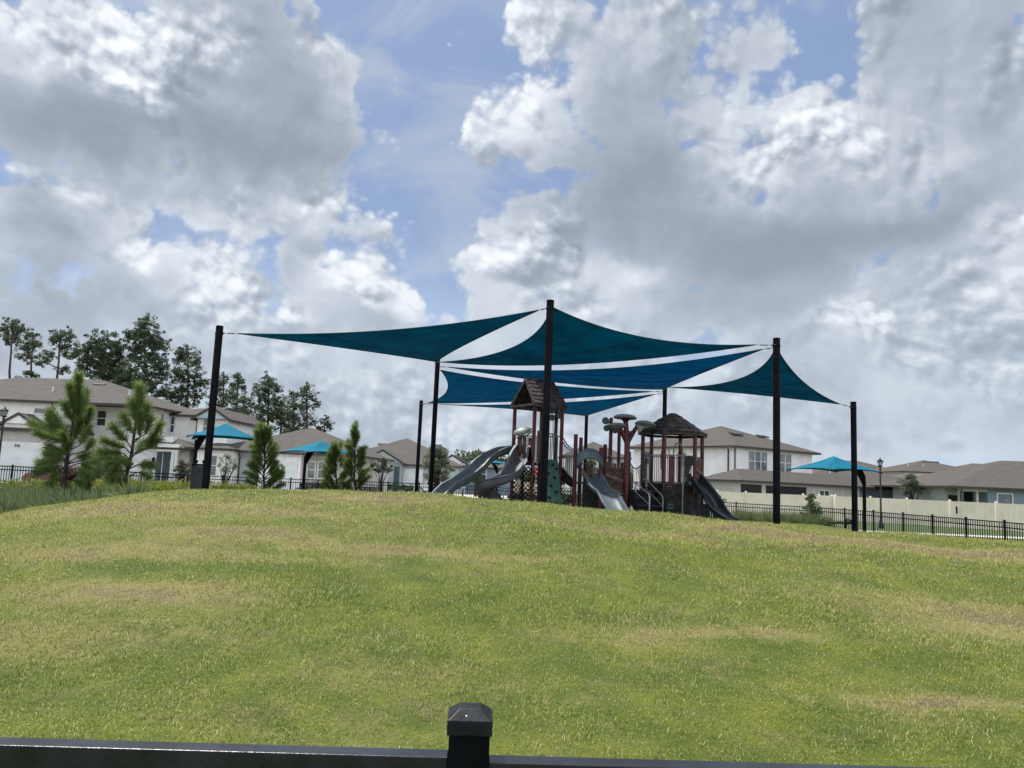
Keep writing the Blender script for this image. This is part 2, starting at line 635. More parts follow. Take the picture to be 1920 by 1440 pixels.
def copy_thing(o, dup_loc, label, rz=None, sc=None):
    c = o.copy()
    COL.objects.link(c)
    c.location = dup_loc
    if rz is not None:
        c.rotation_euler = (0, 0, rz)
    if sc is not None:
        c.scale = (sc, sc, sc)
    c['label'] = label

    def kids(src, dst):
        for ch in list(src.children):
            k = ch.copy()
            COL.objects.link(k)
            k.parent = dst
            k.matrix_parent_inverse = ch.matrix_parent_inverse.copy()
            kids(ch, k)
    kids(o, c)
    return c


def rand_unit(n):
    v = rng.normal(size=(n, 3))
    return v / np.linalg.norm(v, axis=1)[:, None]


def leaf_cloud(centers, radii, per, size, flat=1.0, hollow=.5, up=0.0):
    """leaf-sized triangles pairs scattered through ellipsoid clumps"""
    n = len(centers)
    cen = np.repeat(np.array(centers, float), per, 0)
    rad = np.repeat(np.array(radii, float), per)
    N = len(cen)
    d = rand_unit(N)
    r = rng.uniform(hollow ** 3, 1, N) ** (1 / 3)
    p = cen + d * (rad * r)[:, None] * np.array([1, 1, flat])
    a = rand_unit(N)
    a[:, 2] = a[:, 2] * .6 + up
    a /= np.linalg.norm(a, axis=1)[:, None]
    b = np.cross(a, rand_unit(N))
    b /= np.linalg.norm(b, axis=1)[:, None]
    s = (size * rng.uniform(.6, 1.35, N))[:, None]
    w = s * .42
    v = np.stack([p - a * s * .5, p + b * w * .5, p + a * s * .5, p - b * w * .5], 1).reshape(-1, 3)
    q = np.arange(N * 4).reshape(N, 4)
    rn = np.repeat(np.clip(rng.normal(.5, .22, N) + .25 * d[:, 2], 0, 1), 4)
    return v, q, rn


def needles(bases, dirs, ln, wd, droop=0.0):
    N = len(bases)
    b = np.array(bases)
    d = np.array(dirs)
    s = np.cross(d, rand_unit(N))
    s /= np.linalg.norm(s, axis=1)[:, None] + 1e-9
    L = (ln * rng.uniform(.7, 1.15, N))[:, None]
    mid = b + d * L * .55
    tip = b + d * L
    tip[:, 2] -= (droop * L[:, 0])
    v = np.stack([b - s * wd * .5, b + s * wd * .5, mid + s * wd * .5, tip, mid - s * wd * .5], 1).reshape(-1, 3)
    i = np.arange(N)[:, None] * 5
    t = np.concatenate([i + np.array([[0, 1, 2]]), i + np.array([[0, 2, 4]]), i + np.array([[4, 2, 3]])], 1).reshape(-1, 3)
    rn = np.repeat(rng.uniform(0, 1, N), 5)
    return v, t, rn


# ------------------------------------------------------------------ terrain
CX = np.array([-40, -14, -9.3, -7.3, -5.4, -3.5, -1.5, .6, 2.3, 4.1, 5.8, 7.6, 9.3, 14, 22, 60])
CH = np.array([.0, .08, .42, .93, 1.21, 1.29, 1.27, 1.22, 1.13, 1.04, .96, .91, .86, .55, .0, -.2])


def sstep(a, b, x):
    t = np.clip((x - a) / (b - a), 0, 1)
    return t * t * (3 - 2 * t)


def gz_np(x, y):
    x = np.asarray(x, float)
    y = np.asarray(y, float)
    hc = np.interp(x, CX, CH)
    t = np.clip((y - 2.2) / 11.8, 0, 1)
    rise = 1 - (1 - t) ** 1.55
    farz = -.02 + (-.34) * sstep(2, 12, x)
    plat = .45 + 0 * x
    edge = sstep(11.5, 15.5, x)
    plat = plat * (1 - edge) + farz * edge
    lft = sstep(-13, -20, x)
    plat = plat * (1 - lft * .6)
    plat = plat + (farz - plat) * sstep(31, 37, y)
    z = hc * rise
    z = z + (plat - z) * sstep(14, 19.0, y)
    und = .022 * np.sin(x * 1.3 + y * .7) + .016 * np.sin(x * 2.9 - y * 1.9 + 1.3) + .012 * np.sin(y * 4.1 + x * .6)
    z = z + und * sstep(0, 3, y) * (1 - sstep(16, 22, y))
    return z


def gz(x, y):
    return float(gz_np(x, y))


def axis_pts(lo, hi, near_lo, near_hi, st, grow=1.16):
    a = list(np.arange(near_lo, near_hi + 1e-6, st))
    s = st
    x = near_hi
    while x < hi:
        s *= grow
        x += s
        a.append(min(x, hi))
    s = st
    x = near_lo
    b = []
    while x > lo:
        s *= grow
        x -= s
        b.append(max(x, lo))
    return np.array(b[::-1] + a)


def ground_color(name, blades=False):
    m = bpy.data.materials.new(name)
    m.use_nodes = True
    nt = m.node_tree
    g = G(nt)
    b = nt.nodes['Principled BSDF']
    geo = g.n('ShaderNodeNewGeometry').outputs['Position']
    at = g.n('ShaderNodeAttribute', attribute_name='rnd').outputs['Fac']
    pos = g.v('MULTIPLY', geo, (1, 1, 0))
    n1 = g.noise(pos, .42, 4, .6, .4)           # broad dry / green drifts
    n2 = g.noise(g.v('ADD', pos, (31, 7, 0)), 1.5, 5, .65, .3)
    n3 = g.noise(g.v('ADD', pos, (3, 57, 0)), 1.6, 6, .72)
    dry = g.m('ADD', g.m('MULTIPLY', n1, .34), g.m('ADD', g.m('MULTIPLY', n2, .34), g.m('MULTIPLY', g.noise(g.v('ADD', pos, (9, 91, 0)), 4.5, 4, .7), .32)))
    # drifts of dry turf where the photograph has them (real places on the mound)
    acc = dry
    for (px, py, Y, rx, ry, amp) in DRY:
        amp *= 1.25
        P = W(px, py, Y)
        t = g.v('MULTIPLY_ADD', pos, (1 / rx, 1 / ry, 0), (-P.x / rx, -Y / ry, 0))
        d = g.v('DOT_PRODUCT', t, t, out=1)
        acc = g.m('MULTIPLY_ADD', g.m('EXPONENT', g.m('MULTIPLY', d, -1.0)), amp, acc)
    if blades:
        acc = g.m('ADD', acc, g.m('MULTIPLY', g.m('SUBTRACT', at, .5), .34))
    dryf = g.ss(acc, .47, .69)
    yel = g.ss(g.m('ADD', g.m('ADD', g.m('MULTIPLY', n3, .6), g.m('MULTIPLY', g.noise(g.v('ADD', pos, (77, 5, 0)), .55, 3, .6, .5), .4)), g.m('MULTIPLY', at, .16)) if blades else n3, .38, .70)
    sy0 = g.n('ShaderNodeSeparateXYZ')
    g.put(sy0.inputs[0], geo)
    crest = g.ss(sy0.outputs[1], 7.5, 12.0, .25, 1.0)
    spot = g.m('MULTIPLY', g.ss(g.m('MULTIPLY_ADD', n2, .35, g.m('MULTIPLY', g.noise(g.v('MULTIPLY', pos, (1, 1.3, 0)), 3.2, 5, .75), .65)), .525, .585), crest)
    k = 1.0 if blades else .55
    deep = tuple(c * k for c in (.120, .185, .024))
    ygr = tuple(c * k for c in (.265, .305, .040))
    straw = tuple(c * k for c in (.460, .405, .165))
    soil = (.13, .10, .065)
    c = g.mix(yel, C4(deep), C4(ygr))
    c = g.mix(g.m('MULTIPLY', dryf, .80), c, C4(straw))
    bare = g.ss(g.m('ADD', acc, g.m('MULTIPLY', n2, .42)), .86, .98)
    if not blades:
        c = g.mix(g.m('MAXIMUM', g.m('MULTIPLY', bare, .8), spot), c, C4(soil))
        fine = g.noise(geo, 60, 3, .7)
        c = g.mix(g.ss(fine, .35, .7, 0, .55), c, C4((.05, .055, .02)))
        # among the far houses the ground is yards, paving and sandy soil rather than turf
        sy = g.n('ShaderNodeSeparateXYZ')
        g.put(sy.inputs[0], geo)
        c = g.mix(g.ss(sy.outputs[1], 45, 62, 0, .85), c, C4((.15, .135, .105)))
    else:
        stf = g.m('ADD', at, g.m('MULTIPLY', g.m('SUBTRACT', acc, .45), .8))
        c = g.mix(g.m('MULTIPLY', g.ss(stf, .80, .88), .80), c, C4((.50, .46, .22)))
        c = g.mix(g.m('MULTIPLY', g.ss(at, .12, .05), .65), c, C4((.080, .085, .030)))
        c = g.mix(g.m('MULTIPLY', bare, .45), c, C4((.34, .275, .150)))
        c = g.mix(g.m('MULTIPLY', spot, .75), c, C4((.215, .165, .095)))
    g.put(b.inputs['Base Color'], c)
    b.inputs['Roughness'].default_value = .8 if not blades else .55
    b.inputs['Specular IOR Level'].default_value = .15 if not blades else .3
    if blades:
        tr = g.n('ShaderNodeBsdfTranslucent')
        g.put(tr.inputs[0], c)
        mx = g.n('ShaderNodeMixShader')
        mx.inputs[0].default_value = .30
        g.put(mx.inputs[1], b.outputs[0])
        g.put(mx.inputs[2], tr.outputs[0])
        g.put(nt.nodes['Material Output'].inputs[0], mx.outputs[0])
    else:
        bp = g.n('ShaderNodeBump')
        bp.inputs['Strength'].default_value = .7
        bp.inputs['Distance'].default_value = .03
        g.put(bp.inputs['Height'], g.noise(geo, 35, 5, .7))
        g.put(b.inputs['Normal'], bp.outputs[0])
    return m


# px, py, distance, half sizes in metres, strength
DRY = [(250, 1010, 10.5, 2.6, .9, .20), (450, 1085, 8.6, .75, .30, .26), (200, 1130, 7.4, 1.6, .5, .14), (300, 1200, 6.3, 1.2, .35, .13),
       (700, 965, 12.6, 1.3, .7, .20), (560, 1022, 10.4, .4, .25, .26), (690, 1105, 8.2, .9, .25, .20), (950, 1110, 8.2, 1.2, .2, .10), (1400, 1005, 12.2, .9, .8, .30),
       (1600, 1030, 11.6, 1.6, .6, .16), (1850, 1045, 11.6, 1.6, .7, .26), (1180, 1025, 10.5, 1.2, .4, .12), (1850, 1180, 7.0, .7, .8, .16), (1740, 1325, 4.9, .6, .12, .18), (1420, 1222, 6.0, .7, .15, .16),
       (80, 1290, 5.2, .7, .4, .10), (1150, 1240, 5.9, .8, .3, .10),
       (480, 1160, 7.0, 1.4, .30, -.18), (800, 1210, 6.2, 1.0, .5, -.16), (1000, 1180, 6.8, 1.1, .4, -.10), (1300, 1090, 9.0, 1.3, .8, -.14), (1700, 1260, 5.7, .8, .3, -.14), (900, 1040, 10.2, 1.0, .5, -.08)]

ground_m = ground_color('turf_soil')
blade_m = ground_color('turf_blades', True)

xs = axis_pts(-700, 700, -16, 18, .25)
ys = axis_pts(-30, 1500, -2, 40, .25)
X, Y = np.meshgrid(xs, ys)
Z = gz_np(X, Y)
nx, ny = len(xs), len(ys)
V = np.stack([X, Y, Z], -1).reshape(-1, 3)
I = (np.arange(ny - 1)[:, None] * nx + np.arange(nx - 1)[None, :]).ravel()
Q = np.stack([I, I + 1, I + nx + 1, I + nx], 1)
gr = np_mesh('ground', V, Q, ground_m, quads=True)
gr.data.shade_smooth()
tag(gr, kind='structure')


def vnoise(x, y, f, seed=0):
    """cheap smooth value noise in 0..1"""
    x, y = x * f, y * f
    xi, yi = np.floor(x), np.floor(y)
    u, v = x - xi, y - yi
    u, v = u * u * (3 - 2 * u), v * v * (3 - 2 * v)
    def h(a, b):
        q = np.sin(a * 127.1 + b * 311.7 + seed * 74.7) * 43758.5453
        return q - np.floor(q)
    return (h(xi, yi) * (1 - u) + h(xi + 1, yi) * u) * (1 - v) + (h(xi, yi + 1) * (1 - u) + h(xi + 1, yi + 1) * u) * v


def grass(name, x0, x1, y0, y1, dens, ln, wd, bare_fn=None, seed=0, cull=True):
    r = np.random.default_rng(seed)
    N = int((x1 - x0) * (y1 - y0) * dens)
    x = r.uniform(x0, x1, N)
    y = r.uniform(y0, y1, N)
    if cull:   # only as wide as the view plus a margin on either side
        k = np.abs(x) < (.72 * y + 1.2) * (1 + .6 * r.random(len(x)) ** 1.5)
        x, y = x[k], y[k]
    # thin and worn spots, more of them near the top of the mound
    wn = .5 * vnoise(x, y, 3.1, 1) + .3 * vnoise(x, y, 8.0, 2) + .2 * vnoise(x, y, 19.0, 3)
    th = .36 + .07 * sstep(8, 13, y)
    k = (wn > th) | (r.random(len(x)) < .45)
    x, y = x[k], y[k]
    # tufts: blades gather round random tuft centres
    t = r.normal(0, .018, (len(x), 2))
    cell = .07
    x = np.where(r.random(len(x)) < .6, np.round(x / cell + .3 * np.sin(y * 40)) * cell + t[:, 0], x)
    y = np.where(r.random(len(x)) < .6, np.round(y / cell + .3 * np.sin(x * 37)) * cell + t[:, 1], y)
    N = len(x)
    z = gz_np(x, y) - .004
    # lawn length drifts a little; long wisps here and there
    drift = .60 + .45 * vnoise(x, y, 5.0, 7) + .25 * np.sin(x * 1.7 + 1.1 * np.sin(y * 1.3)) * np.sin(y * 2.1 + x) + r.normal(0, .18, N)
    L = ln * np.clip(drift, .35, 1.5) * np.where(r.random(N) < .012, 1.5, 1)
    az = r.uniform(0, 2 * math.pi, N)
    lean = np.clip(r.normal(.80, .34, N), .05, 1.45)
    hd = np.stack([np.cos(az), np.sin(az), np.zeros(N)], 1)
    up = np.array([0, 0, 1.0])
    d1 = hd * np.sin(lean * .6)[:, None] + up * np.cos(lean * .6)[:, None]
    d2 = hd * np.sin(np.minimum(lean * 1.7, 2.0))[:, None] + up * np.cos(np.minimum(lean * 1.7, 2.0))[:, None]
    az2 = az + r.normal(math.pi / 2, .6, N)
    s = np.stack([np.cos(az2), np.sin(az2), np.zeros(N)], 1) * (wd * r.uniform(.6, 1.3, N))[:, None] * .5
    b = np.stack([x, y, z], 1)
    m1 = b + d1 * (L * .5)[:, None]
    t1 = m1 + d2 * (L * .5)[:, None]
    v = np.stack([b - s, b + s, m1 + s * .8, m1 - s * .8, t1], 1).reshape(-1, 3)
    i = np.arange(N)[:, None] * 5
    tr = np.concatenate([i + np.array([[0, 1, 2]]), i + np.array([[0, 2, 3]]), i + np.array([[3, 2, 4]])], 1).reshape(-1, 3)
    rn = np.repeat(r.uniform(0, 1, N), 5)
    return v, tr, rn


def join_np(parts):
    vs, ts, rs, o = [], [], [], 0
    for v, t, r_ in parts:
        vs.append(v)
        ts.append(t + o)
        rs.append(r_)
        o += len(v)
    return np.concatenate(vs), np.concatenate(ts), np.concatenate(rs)


gp = [grass('', -8, 8, 2.2, 6, 4300, .046, .0036, seed=1),
      grass('', -12, 12, 6, 9.5, 3000, .052, .0046, seed=2),
      grass('', -15, 17, 9.5, 16.5, 1500, .058, .0075, seed=3),
      grass('', -15, 15, 16.5, 21, 180, .08, .014, seed=4)]
v, t, r_ = join_np(gp)
o = np_mesh('grass', v, t, blade_m, rnd=r_)
tag(o, 'mown patchy green and straw coloured grass on the mound', 'grass', kind='stuff')
del v, t, r_, gp


# ------------------------------------------------------------------ near fence in front of the camera
def fp(px, off=0.0):
    """point of the near fence line in photo column px"""
    t = (px - 878) / 1042.0
    Yd = 1.245 + .035 * t
    return Vector((SX(px, Yd, 1.19), Yd + off, 0))


def iron_fence(name, label, pts, top, pick_r=.009, pick_sp=.12, post_w=.055, panel=1.83, hgt=1.22, group=None, posts=None, wide=(), rail=(.028, .04), mtl=None, cap=.012):
    """picket fence along a polyline; every panel and every post is a part"""
    mtl = mtl or black_paint
    e = empty(name, (pts[0][0], pts[0][1], top(0) - hgt), label, 'fence', group)
    cum = [0]
    for a, b in zip(pts[:-1], pts[1:]):
        cum.append(cum[-1] + math.hypot(b[0] - a[0], b[1] - a[1]))
    tot = cum[-1]

    def at(s):
        for i in range(len(pts) - 1):
            if s <= cum[i + 1] + 1e-6:
                k = (s - cum[i]) / (cum[i + 1] - cum[i])
                return Vector((pts[i][0] + (pts[i + 1][0] - pts[i][0]) * k, pts[i][1] + (pts[i + 1][1] - pts[i][1]) * k, 0))
        return Vector((pts[-1][0], pts[-1][1], 0))
    n = max(1, int(round(tot / panel)))
    for i in range(n + 1):
        s = tot * i / n
        p = at(s)
        z = top(s / tot)
        w = post_w * (1.7 if i in wide else 1)
        mb = MB()
        mb.box(p.x - w / 2, p.y - w / 2, z - hgt - .1, p.x + w / 2, p.y + w / 2, z + .03)
        w2 = w / 2 + cap
        mb.box(p.x - w2, p.y - w2, z + .03, p.x + w2, p.y + w2, z + .045)
        mb.add([(p.x - w2, p.y - w2, z + .045), (p.x + w2, p.y - w2, z + .045), (p.x + w2, p.y + w2, z + .045), (p.x - w2, p.y + w2, z + .045), (p.x, p.y, z + .07)],
               [(0, 1, 4), (1, 2, 4), (2, 3, 4), (3, 0, 4)])
        mb.build('post', mtl, e)
        if i == n:
            break
        s2 = tot * (i + 1) / n
        q = at(s2)
        z2 = top(s2 / tot)
        mb = MB()
        for dz in (0, -.17, -hgt + .10):
            a = Vector((p.x, p.y, z + dz - .02))
            b = Vector((q.x, q.y, z2 + dz - .02))
            d = (b - a).normalized() * post_w * .45
            mb.beam(a + d, b - d, rail[0], rail[1])
        L = (q - p).length
        m_ = int(L / pick_sp)
        for k in range(1, m_):
            f = k / m_
            c = p.lerp(q, f)
            zz = z + (z2 - z) * f
            d = (q - p).normalized()
            mb.beam((c.x, c.y, zz - .025), (c.x, c.y, zz - hgt + .03), pick_r * 2, pick_r * 2, up=d)
        mb.build('picket_panel', mtl, e)
    return e


def near_fence():
    e = empty('picket_fence', (fp(878).x, fp(878).y, gz(0, 1.25)), 'black metal fence right in front of the viewer with one capped post', 'fence', 'black metal fences')
    p = fp(878)
    z = 1.190
    th = math.atan2(fp(1920).y - fp(0).y, fp(1920).x - fp(0).x)
    ex = Vector((math.cos(th), math.sin(th), 0))
    ey = Vector((-math.sin(th), math.cos(th), 0))

    def bx(mb, cx, cy, hx, hy, z0, z1):
        P = [p + ex * (cx + a * hx) + ey * (cy + b * hy) for a, b in ((-1, -1), (1, -1), (1, 1), (-1, 1))]
        mb.add([(q.x, q.y, z0) for q in P] + [(q.x, q.y, z1) for q in P], [(0, 3, 2, 1), (4, 5, 6, 7), (0, 1, 5, 4), (1, 2, 6, 5), (2, 3, 7, 6), (3, 0, 4, 7)])
    mb = MB()
    bx(mb, 0, .03, .0315, .0315, gz(0, 1.25) - .1, 1.2445)
    post = mb.build('post', mat('post_face_black', (.003, .004, .006), .6, .2, 12, spec=.08), e, bevel=.0015)
    mb = MB()
    h, t_ = .0350, .0155
    zt = 1.245
    bx(mb, 0, .03, h, h, zt - .018, zt + .004)
    def ring(r_, zz):
        return [tuple(p + ex * (a * r_) + ey * (.03 + b * r_)) [:2] + (zz,) for a, b in ((-1, -1), (1, -1), (1, 1), (-1, 1))]
    vs = ring(h, zt + .0045) + ring(.0170, zt + .0185)
    mb.add(vs, [(0, 1, 5, 4), (1, 2, 6, 5), (2, 3, 7, 6), (3, 0, 4, 7), (4, 5, 6, 7)])
    c = mb.build('post_cap', cap_m, post, bevel=.002)
    mb = MB()
    q = p + ex * -.006 + ey * .004
    mb.lathe((q.x, q.y, zt + .0085), [(.0001, .0), (.0016, .001), (.0018, .0022), (.0001, .0028)], 10, axis=(0, -.5, .85))
    mb.build('screw', silver, c, smooth=True)
    for sgn, L in ((-1, 1.72), (1, 1.72)):
        mb = MB()
        c0 = .0322 * sgn
        c1 = L * sgn
        m0, hx = (c0 + c1) / 2, abs(c1 - c0) / 2
        dz = 0 if sgn < 0 else -.006
        bx(mb, m0, .030, hx, .0180, z - .038 + dz, z + dz)
        r_ = mb.build('top_rail', rail_m, e, bevel=.0012)
        mb = MB()
        bx(mb, m0, .030, hx, .0150, z - .215, z - .180)
        bx(mb, m0, .030, hx, .0150, .12, .155)
        k = .11
        while k < L:
            x = k * sgn
            bx(mb, x, .030, .0079, .0079, .08, z - .0385 + dz)
            k += .112
        mb.build('picket_panel', black_paint, e)
    # far ends of the section
    for sgn in (-1, 1):
        mb = MB()
        bx(mb, 1.752 * sgn, .03, .0315, .0315, -.1, 1.23)
        mb.build('post', black_paint, e)


cap_m = mat('dusty_black_cap', (.009, .012, .018), .5, .35, 25, spec=.22, bump=.08, bscale=120)
rail_m = mat('dusty_black_rail', (.010, .013, .019), .30, .35, 12, spec=.5, bump=.08, bscale=120)
near_fence()

# ------------------------------------------------------------------ shade sails
POLES = {}


def pole(key, px_top, py_top, Y, r, label, px_mid=None):
    T = W(px_top, py_top, Y)
    x, y, z1 = T.x, Y, T.z
    z0 = gz(x, y)
    e = empty('shade_post', (x, y, z0), label, 'post', 'black posts holding the shade sails')
    mb = MB()
    mb.lathe((x, y, z0 - .3), [(r, 0), (r, z1 - z0 + .3)], 12)
    mb.build('post_shaft', post_black, e, smooth=True)
    mb = MB()
    mb.lathe((x, y, z1 + .002), [(r + .003, 0), (r + .003, .02), (r * .7, .03)], 12)
    mb.build('post_cap', post_black, e, smooth=True)
    mb = MB()
    mb.lathe((x, y, z1 - .20), [(r + .002, 0), (r + .007, .006), (r + .007, .05), (r + .002, .056)], 12)
    mb.build('eye_collar', post_black, e)
    mb = MB()
    mb.lathe((x, y, z0 - .02), [(r * 1.9, 0), (r * 1.9, .04), (r * 1.1, .05)], 12)
    mb.build('base_plate', post_black, e)
    POLES[key] = Vector((x, y, z1 - .15))
    return e


pole('A', 412, 613, 18.5, .088, 'black post at the left end of the shade sails, beside the grey bin')
pole('B', 1032, 565, 17.6, .088, 'tallest black post, rising before the green climbing wall')
pole('C', 1456, 636, 18.8, .088, 'black post before the beige fence, between slide and right umbrella')
pole('D', 1600, 755, 24.0, .088, 'short black post beside the mesh bench and the right umbrella')
pole('E', 821, 672, 28.0, .088, 'black post beside the foot of the long slide, in front of a thinner one')
pole('F', 1247, 724, 31.5, .088, 'black post rising behind the hexagonal roof of the tree tower')
pole('G', 790, 752, 37.0, .088, 'short thin black post just left of the long slide')
pole('H', 1100, 775, 40.0, .088, 'thin black post seen between the gabled tower and the pale mushroom caps')


def proj(p):
    d = p - EYE
    k = d.dot(CW)
    return 960 + F * d.dot(CR) / k, 720 - F * d.dot(CU) / k


def sail(keys, label, m, insets=(.42, .42, .42), dz=(0, 0, 0), hems=(), belly=0.0):
    """hems: per edge (0-1, 1-2, 2-0) points the hem passes through in the photo; inward curve and slack are fitted to them"""
    P = [POLES[k] + Vector((0, 0, dz[i])) for i, k in enumerate(keys)]
    cen = (P[0] + P[1] + P[2]) / 3
    C = [p + (cen - p).normalized() * ins for p, ins in zip(P, insets)]
    cen = (C[0] + C[1] + C[2]) / 3
    e = empty('shade_sail', tuple(cen), label, 'shade sail', 'teal shade sails over the playground')
    n = 24
    par = {}

    def curve(i, j, t, a_, g_):
        a, b = C[i], C[j]
        q = a.lerp(b, t)
        inn = (cen - (a + b) / 2).normalized()
        L = (b - a).length
        return q + (inn * a_ - Vector((0, 0, g_))) * (L * 4 * t * (1 - t))
    for k, (i, j) in enumerate(((0, 1), (1, 2), (2, 0))):
        best = None
        for a_ in np.arange(.0, .17, .01):
            for g_ in np.arange(-.03, .085, .005):
                pr = [proj(curve(i, j, t / 20, a_, g_)) for t in range(21)]
                c = 0
                for (tx, ty) in hems[k]:
                    c += min((x - tx) ** 2 + (y - ty) ** 2 for x, y in [(pr[q][0] + (pr[q + 1][0] - pr[q][0]) * f, pr[q][1] + (pr[q + 1][1] - pr[q][1]) * f) for q in range(20) for f in (0, .33, .66)])
                c += 60 * (a_ - .06) ** 2 * 100 + 200 * (g_ - .01) ** 2 * 10
                if best is None or c < best[0]:
                    best = (c, a_, g_)
        par[(i, j)] = best[1:]

    def edge(i, j, t):
        if (i, j) in par:
            return curve(i, j, t, *par[(i, j)])
        return curve(j, i, 1 - t, *par[(j, i)])

    def surf(u, v, w):
        # barycentric blend of the three curved hems
        if u > .9999: return C[0]
        if v > .9999: return C[1]
        if w > .9999: return C[2]
        q = C[0] * u + C[1] * v + C[2] * w
        for (i, j), (p_, q_), o_ in (((0, 1), (u, v), w), ((1, 2), (v, w), u), ((2, 0), (w, u), v)):
            if p_ + q_ > 1e-6:
                t = q_ / (p_ + q_)
                q = q + (edge(i, j, t) - C[i].lerp(C[j], t)) * (1 - o_) ** 2
        q.z -= belly * 27 * u * v * w
        return q
    top, idx = [], {}
    for i in range(n + 1):
        for j in range(n + 1 - i):
            u, v = i / n, j / n
            idx[(i, j)] = len(top)
            top.append(surf(u, v, 1 - u - v))
    fs = []
    for i in range(n):
        for j in range(n - i):
            fs.append((idx[(i, j)], idx[(i + 1, j)], idx[(i, j + 1)]))
            if i + j < n - 1:
                fs.append((idx[(i + 1, j)], idx[(i + 1, j + 1)], idx[(i, j + 1)]))
    mb = MB().add(top, fs)
    fab = mb.build('sail_fabric', m, e, smooth=True)
    # sewn seams between the cloth panels
    for f in (.25, .5, .75):
        pts = []
        for k in range(13):
            t = k / 12
            pts.append(surf((1 - f) * (1 - t) + 1e-5, f * (1 - t) + 1e-5, t) - Vector((0, 0, .008)))
        MB().tube(pts[:-1], .008, 4).build('seam', hem_m, fab)
    so_ = fab.modifiers.new('thickness', 'SOLIDIFY')
    so_.thickness = .004
    for a, b in ((0, 1), (1, 2), (2, 0)):
        mb = MB()
        mb.tube([edge(a, b, t / 24) for t in range(25)], .014, 6)
        mb.build('hem_cable', hem_m, fab, smooth=True)
    for i in range(3):
        # turnbuckle and shackles from the sail corner to the post
        a = C[i]
        d = (P[i] - a)
        L = d.length - .085
        d.normalize()
        mb = MB()
        mb.tube([a, a + d * L], .007, 6)
        mb.tube([a + d * L * .25, a + d * L * .28, a + d * L * .66, a + d * L * .7], [.008, .019, .019, .008], 6)
        mb.lathe(a + d * (L - .02), [(.022, -.02), (.03, 0), (.022, .02)], 8, axis=d)
        mb.build('turnbuckle', greymetal, e)
        k, l = [s for s in range(3) if s != i]
        dk = (edge(i, k, .03) - a).normalized()
        dl = (edge(i, l, .03) - a).normalized()
        mb = MB()
        q = [a + d * .04, a + dk * .30, a + dl * .30]
        nrm = dk.cross(dl).normalized()
        mb.prism([p_ - nrm * .004 for p_ in q], nrm * .008)
        mb.build('corner_plate', hem_m, e)
    return e


sail('ABE', 'large triangular teal sail stretched left from the tallest post', sail_m, insets=(.45, .36, .2),
     hems=[[(613, 625), (802, 612)], [(905, 631)], [(630, 651)]])
sail('BCE', 'teal sail running right from the tallest post, uppermost over the towers', sail_m, insets=(.12, .50, .2), dz=(.06, 0, 0),
     hems=[[(1161, 623), (1295, 643)], [(1200, 676), (1067, 683), (950, 681)], [(892, 670), (959, 654)]])
sail('CFE', 'bluer narrow sail just below the uppermost sail, right of the gabled roof', sail_b, insets=(.5, .10, .40), dz=(-.05, 0, -.16),
     hems=[[(1318, 699)], [(1121, 727), (1013, 711)], [(950, 691), (1067, 694), (1200, 686)]])
sail('EFG', 'broad blue sail behind the gabled tower roof, hanging between two rear posts', sail_b, insets=(.2, .5, .5), dz=(-.25, -.08, 0),
     hems=[[(914, 708), (1067, 727)], [(1067, 745), (959, 755.5)], [(839, 715)]])
sail('GFH', 'lowest and farthest sail, a thin strip behind the tower posts', sail_b, insets=(.9, .5, .15), dz=(0, -.14, 0),
     hems=[[(914, 759), (1013, 759), (1067, 754)], [(1170, 757)], [(959, 766)]])
sail('CDF', 'pointed teal sail hanging behind the right post, clear of the others', sail_m, insets=(.12, .4, .3), dz=(0, 0, .10),
     hems=[[(1497, 708), (1542, 742)], [(1465, 745)], [(1363, 717), (1426, 690)]])


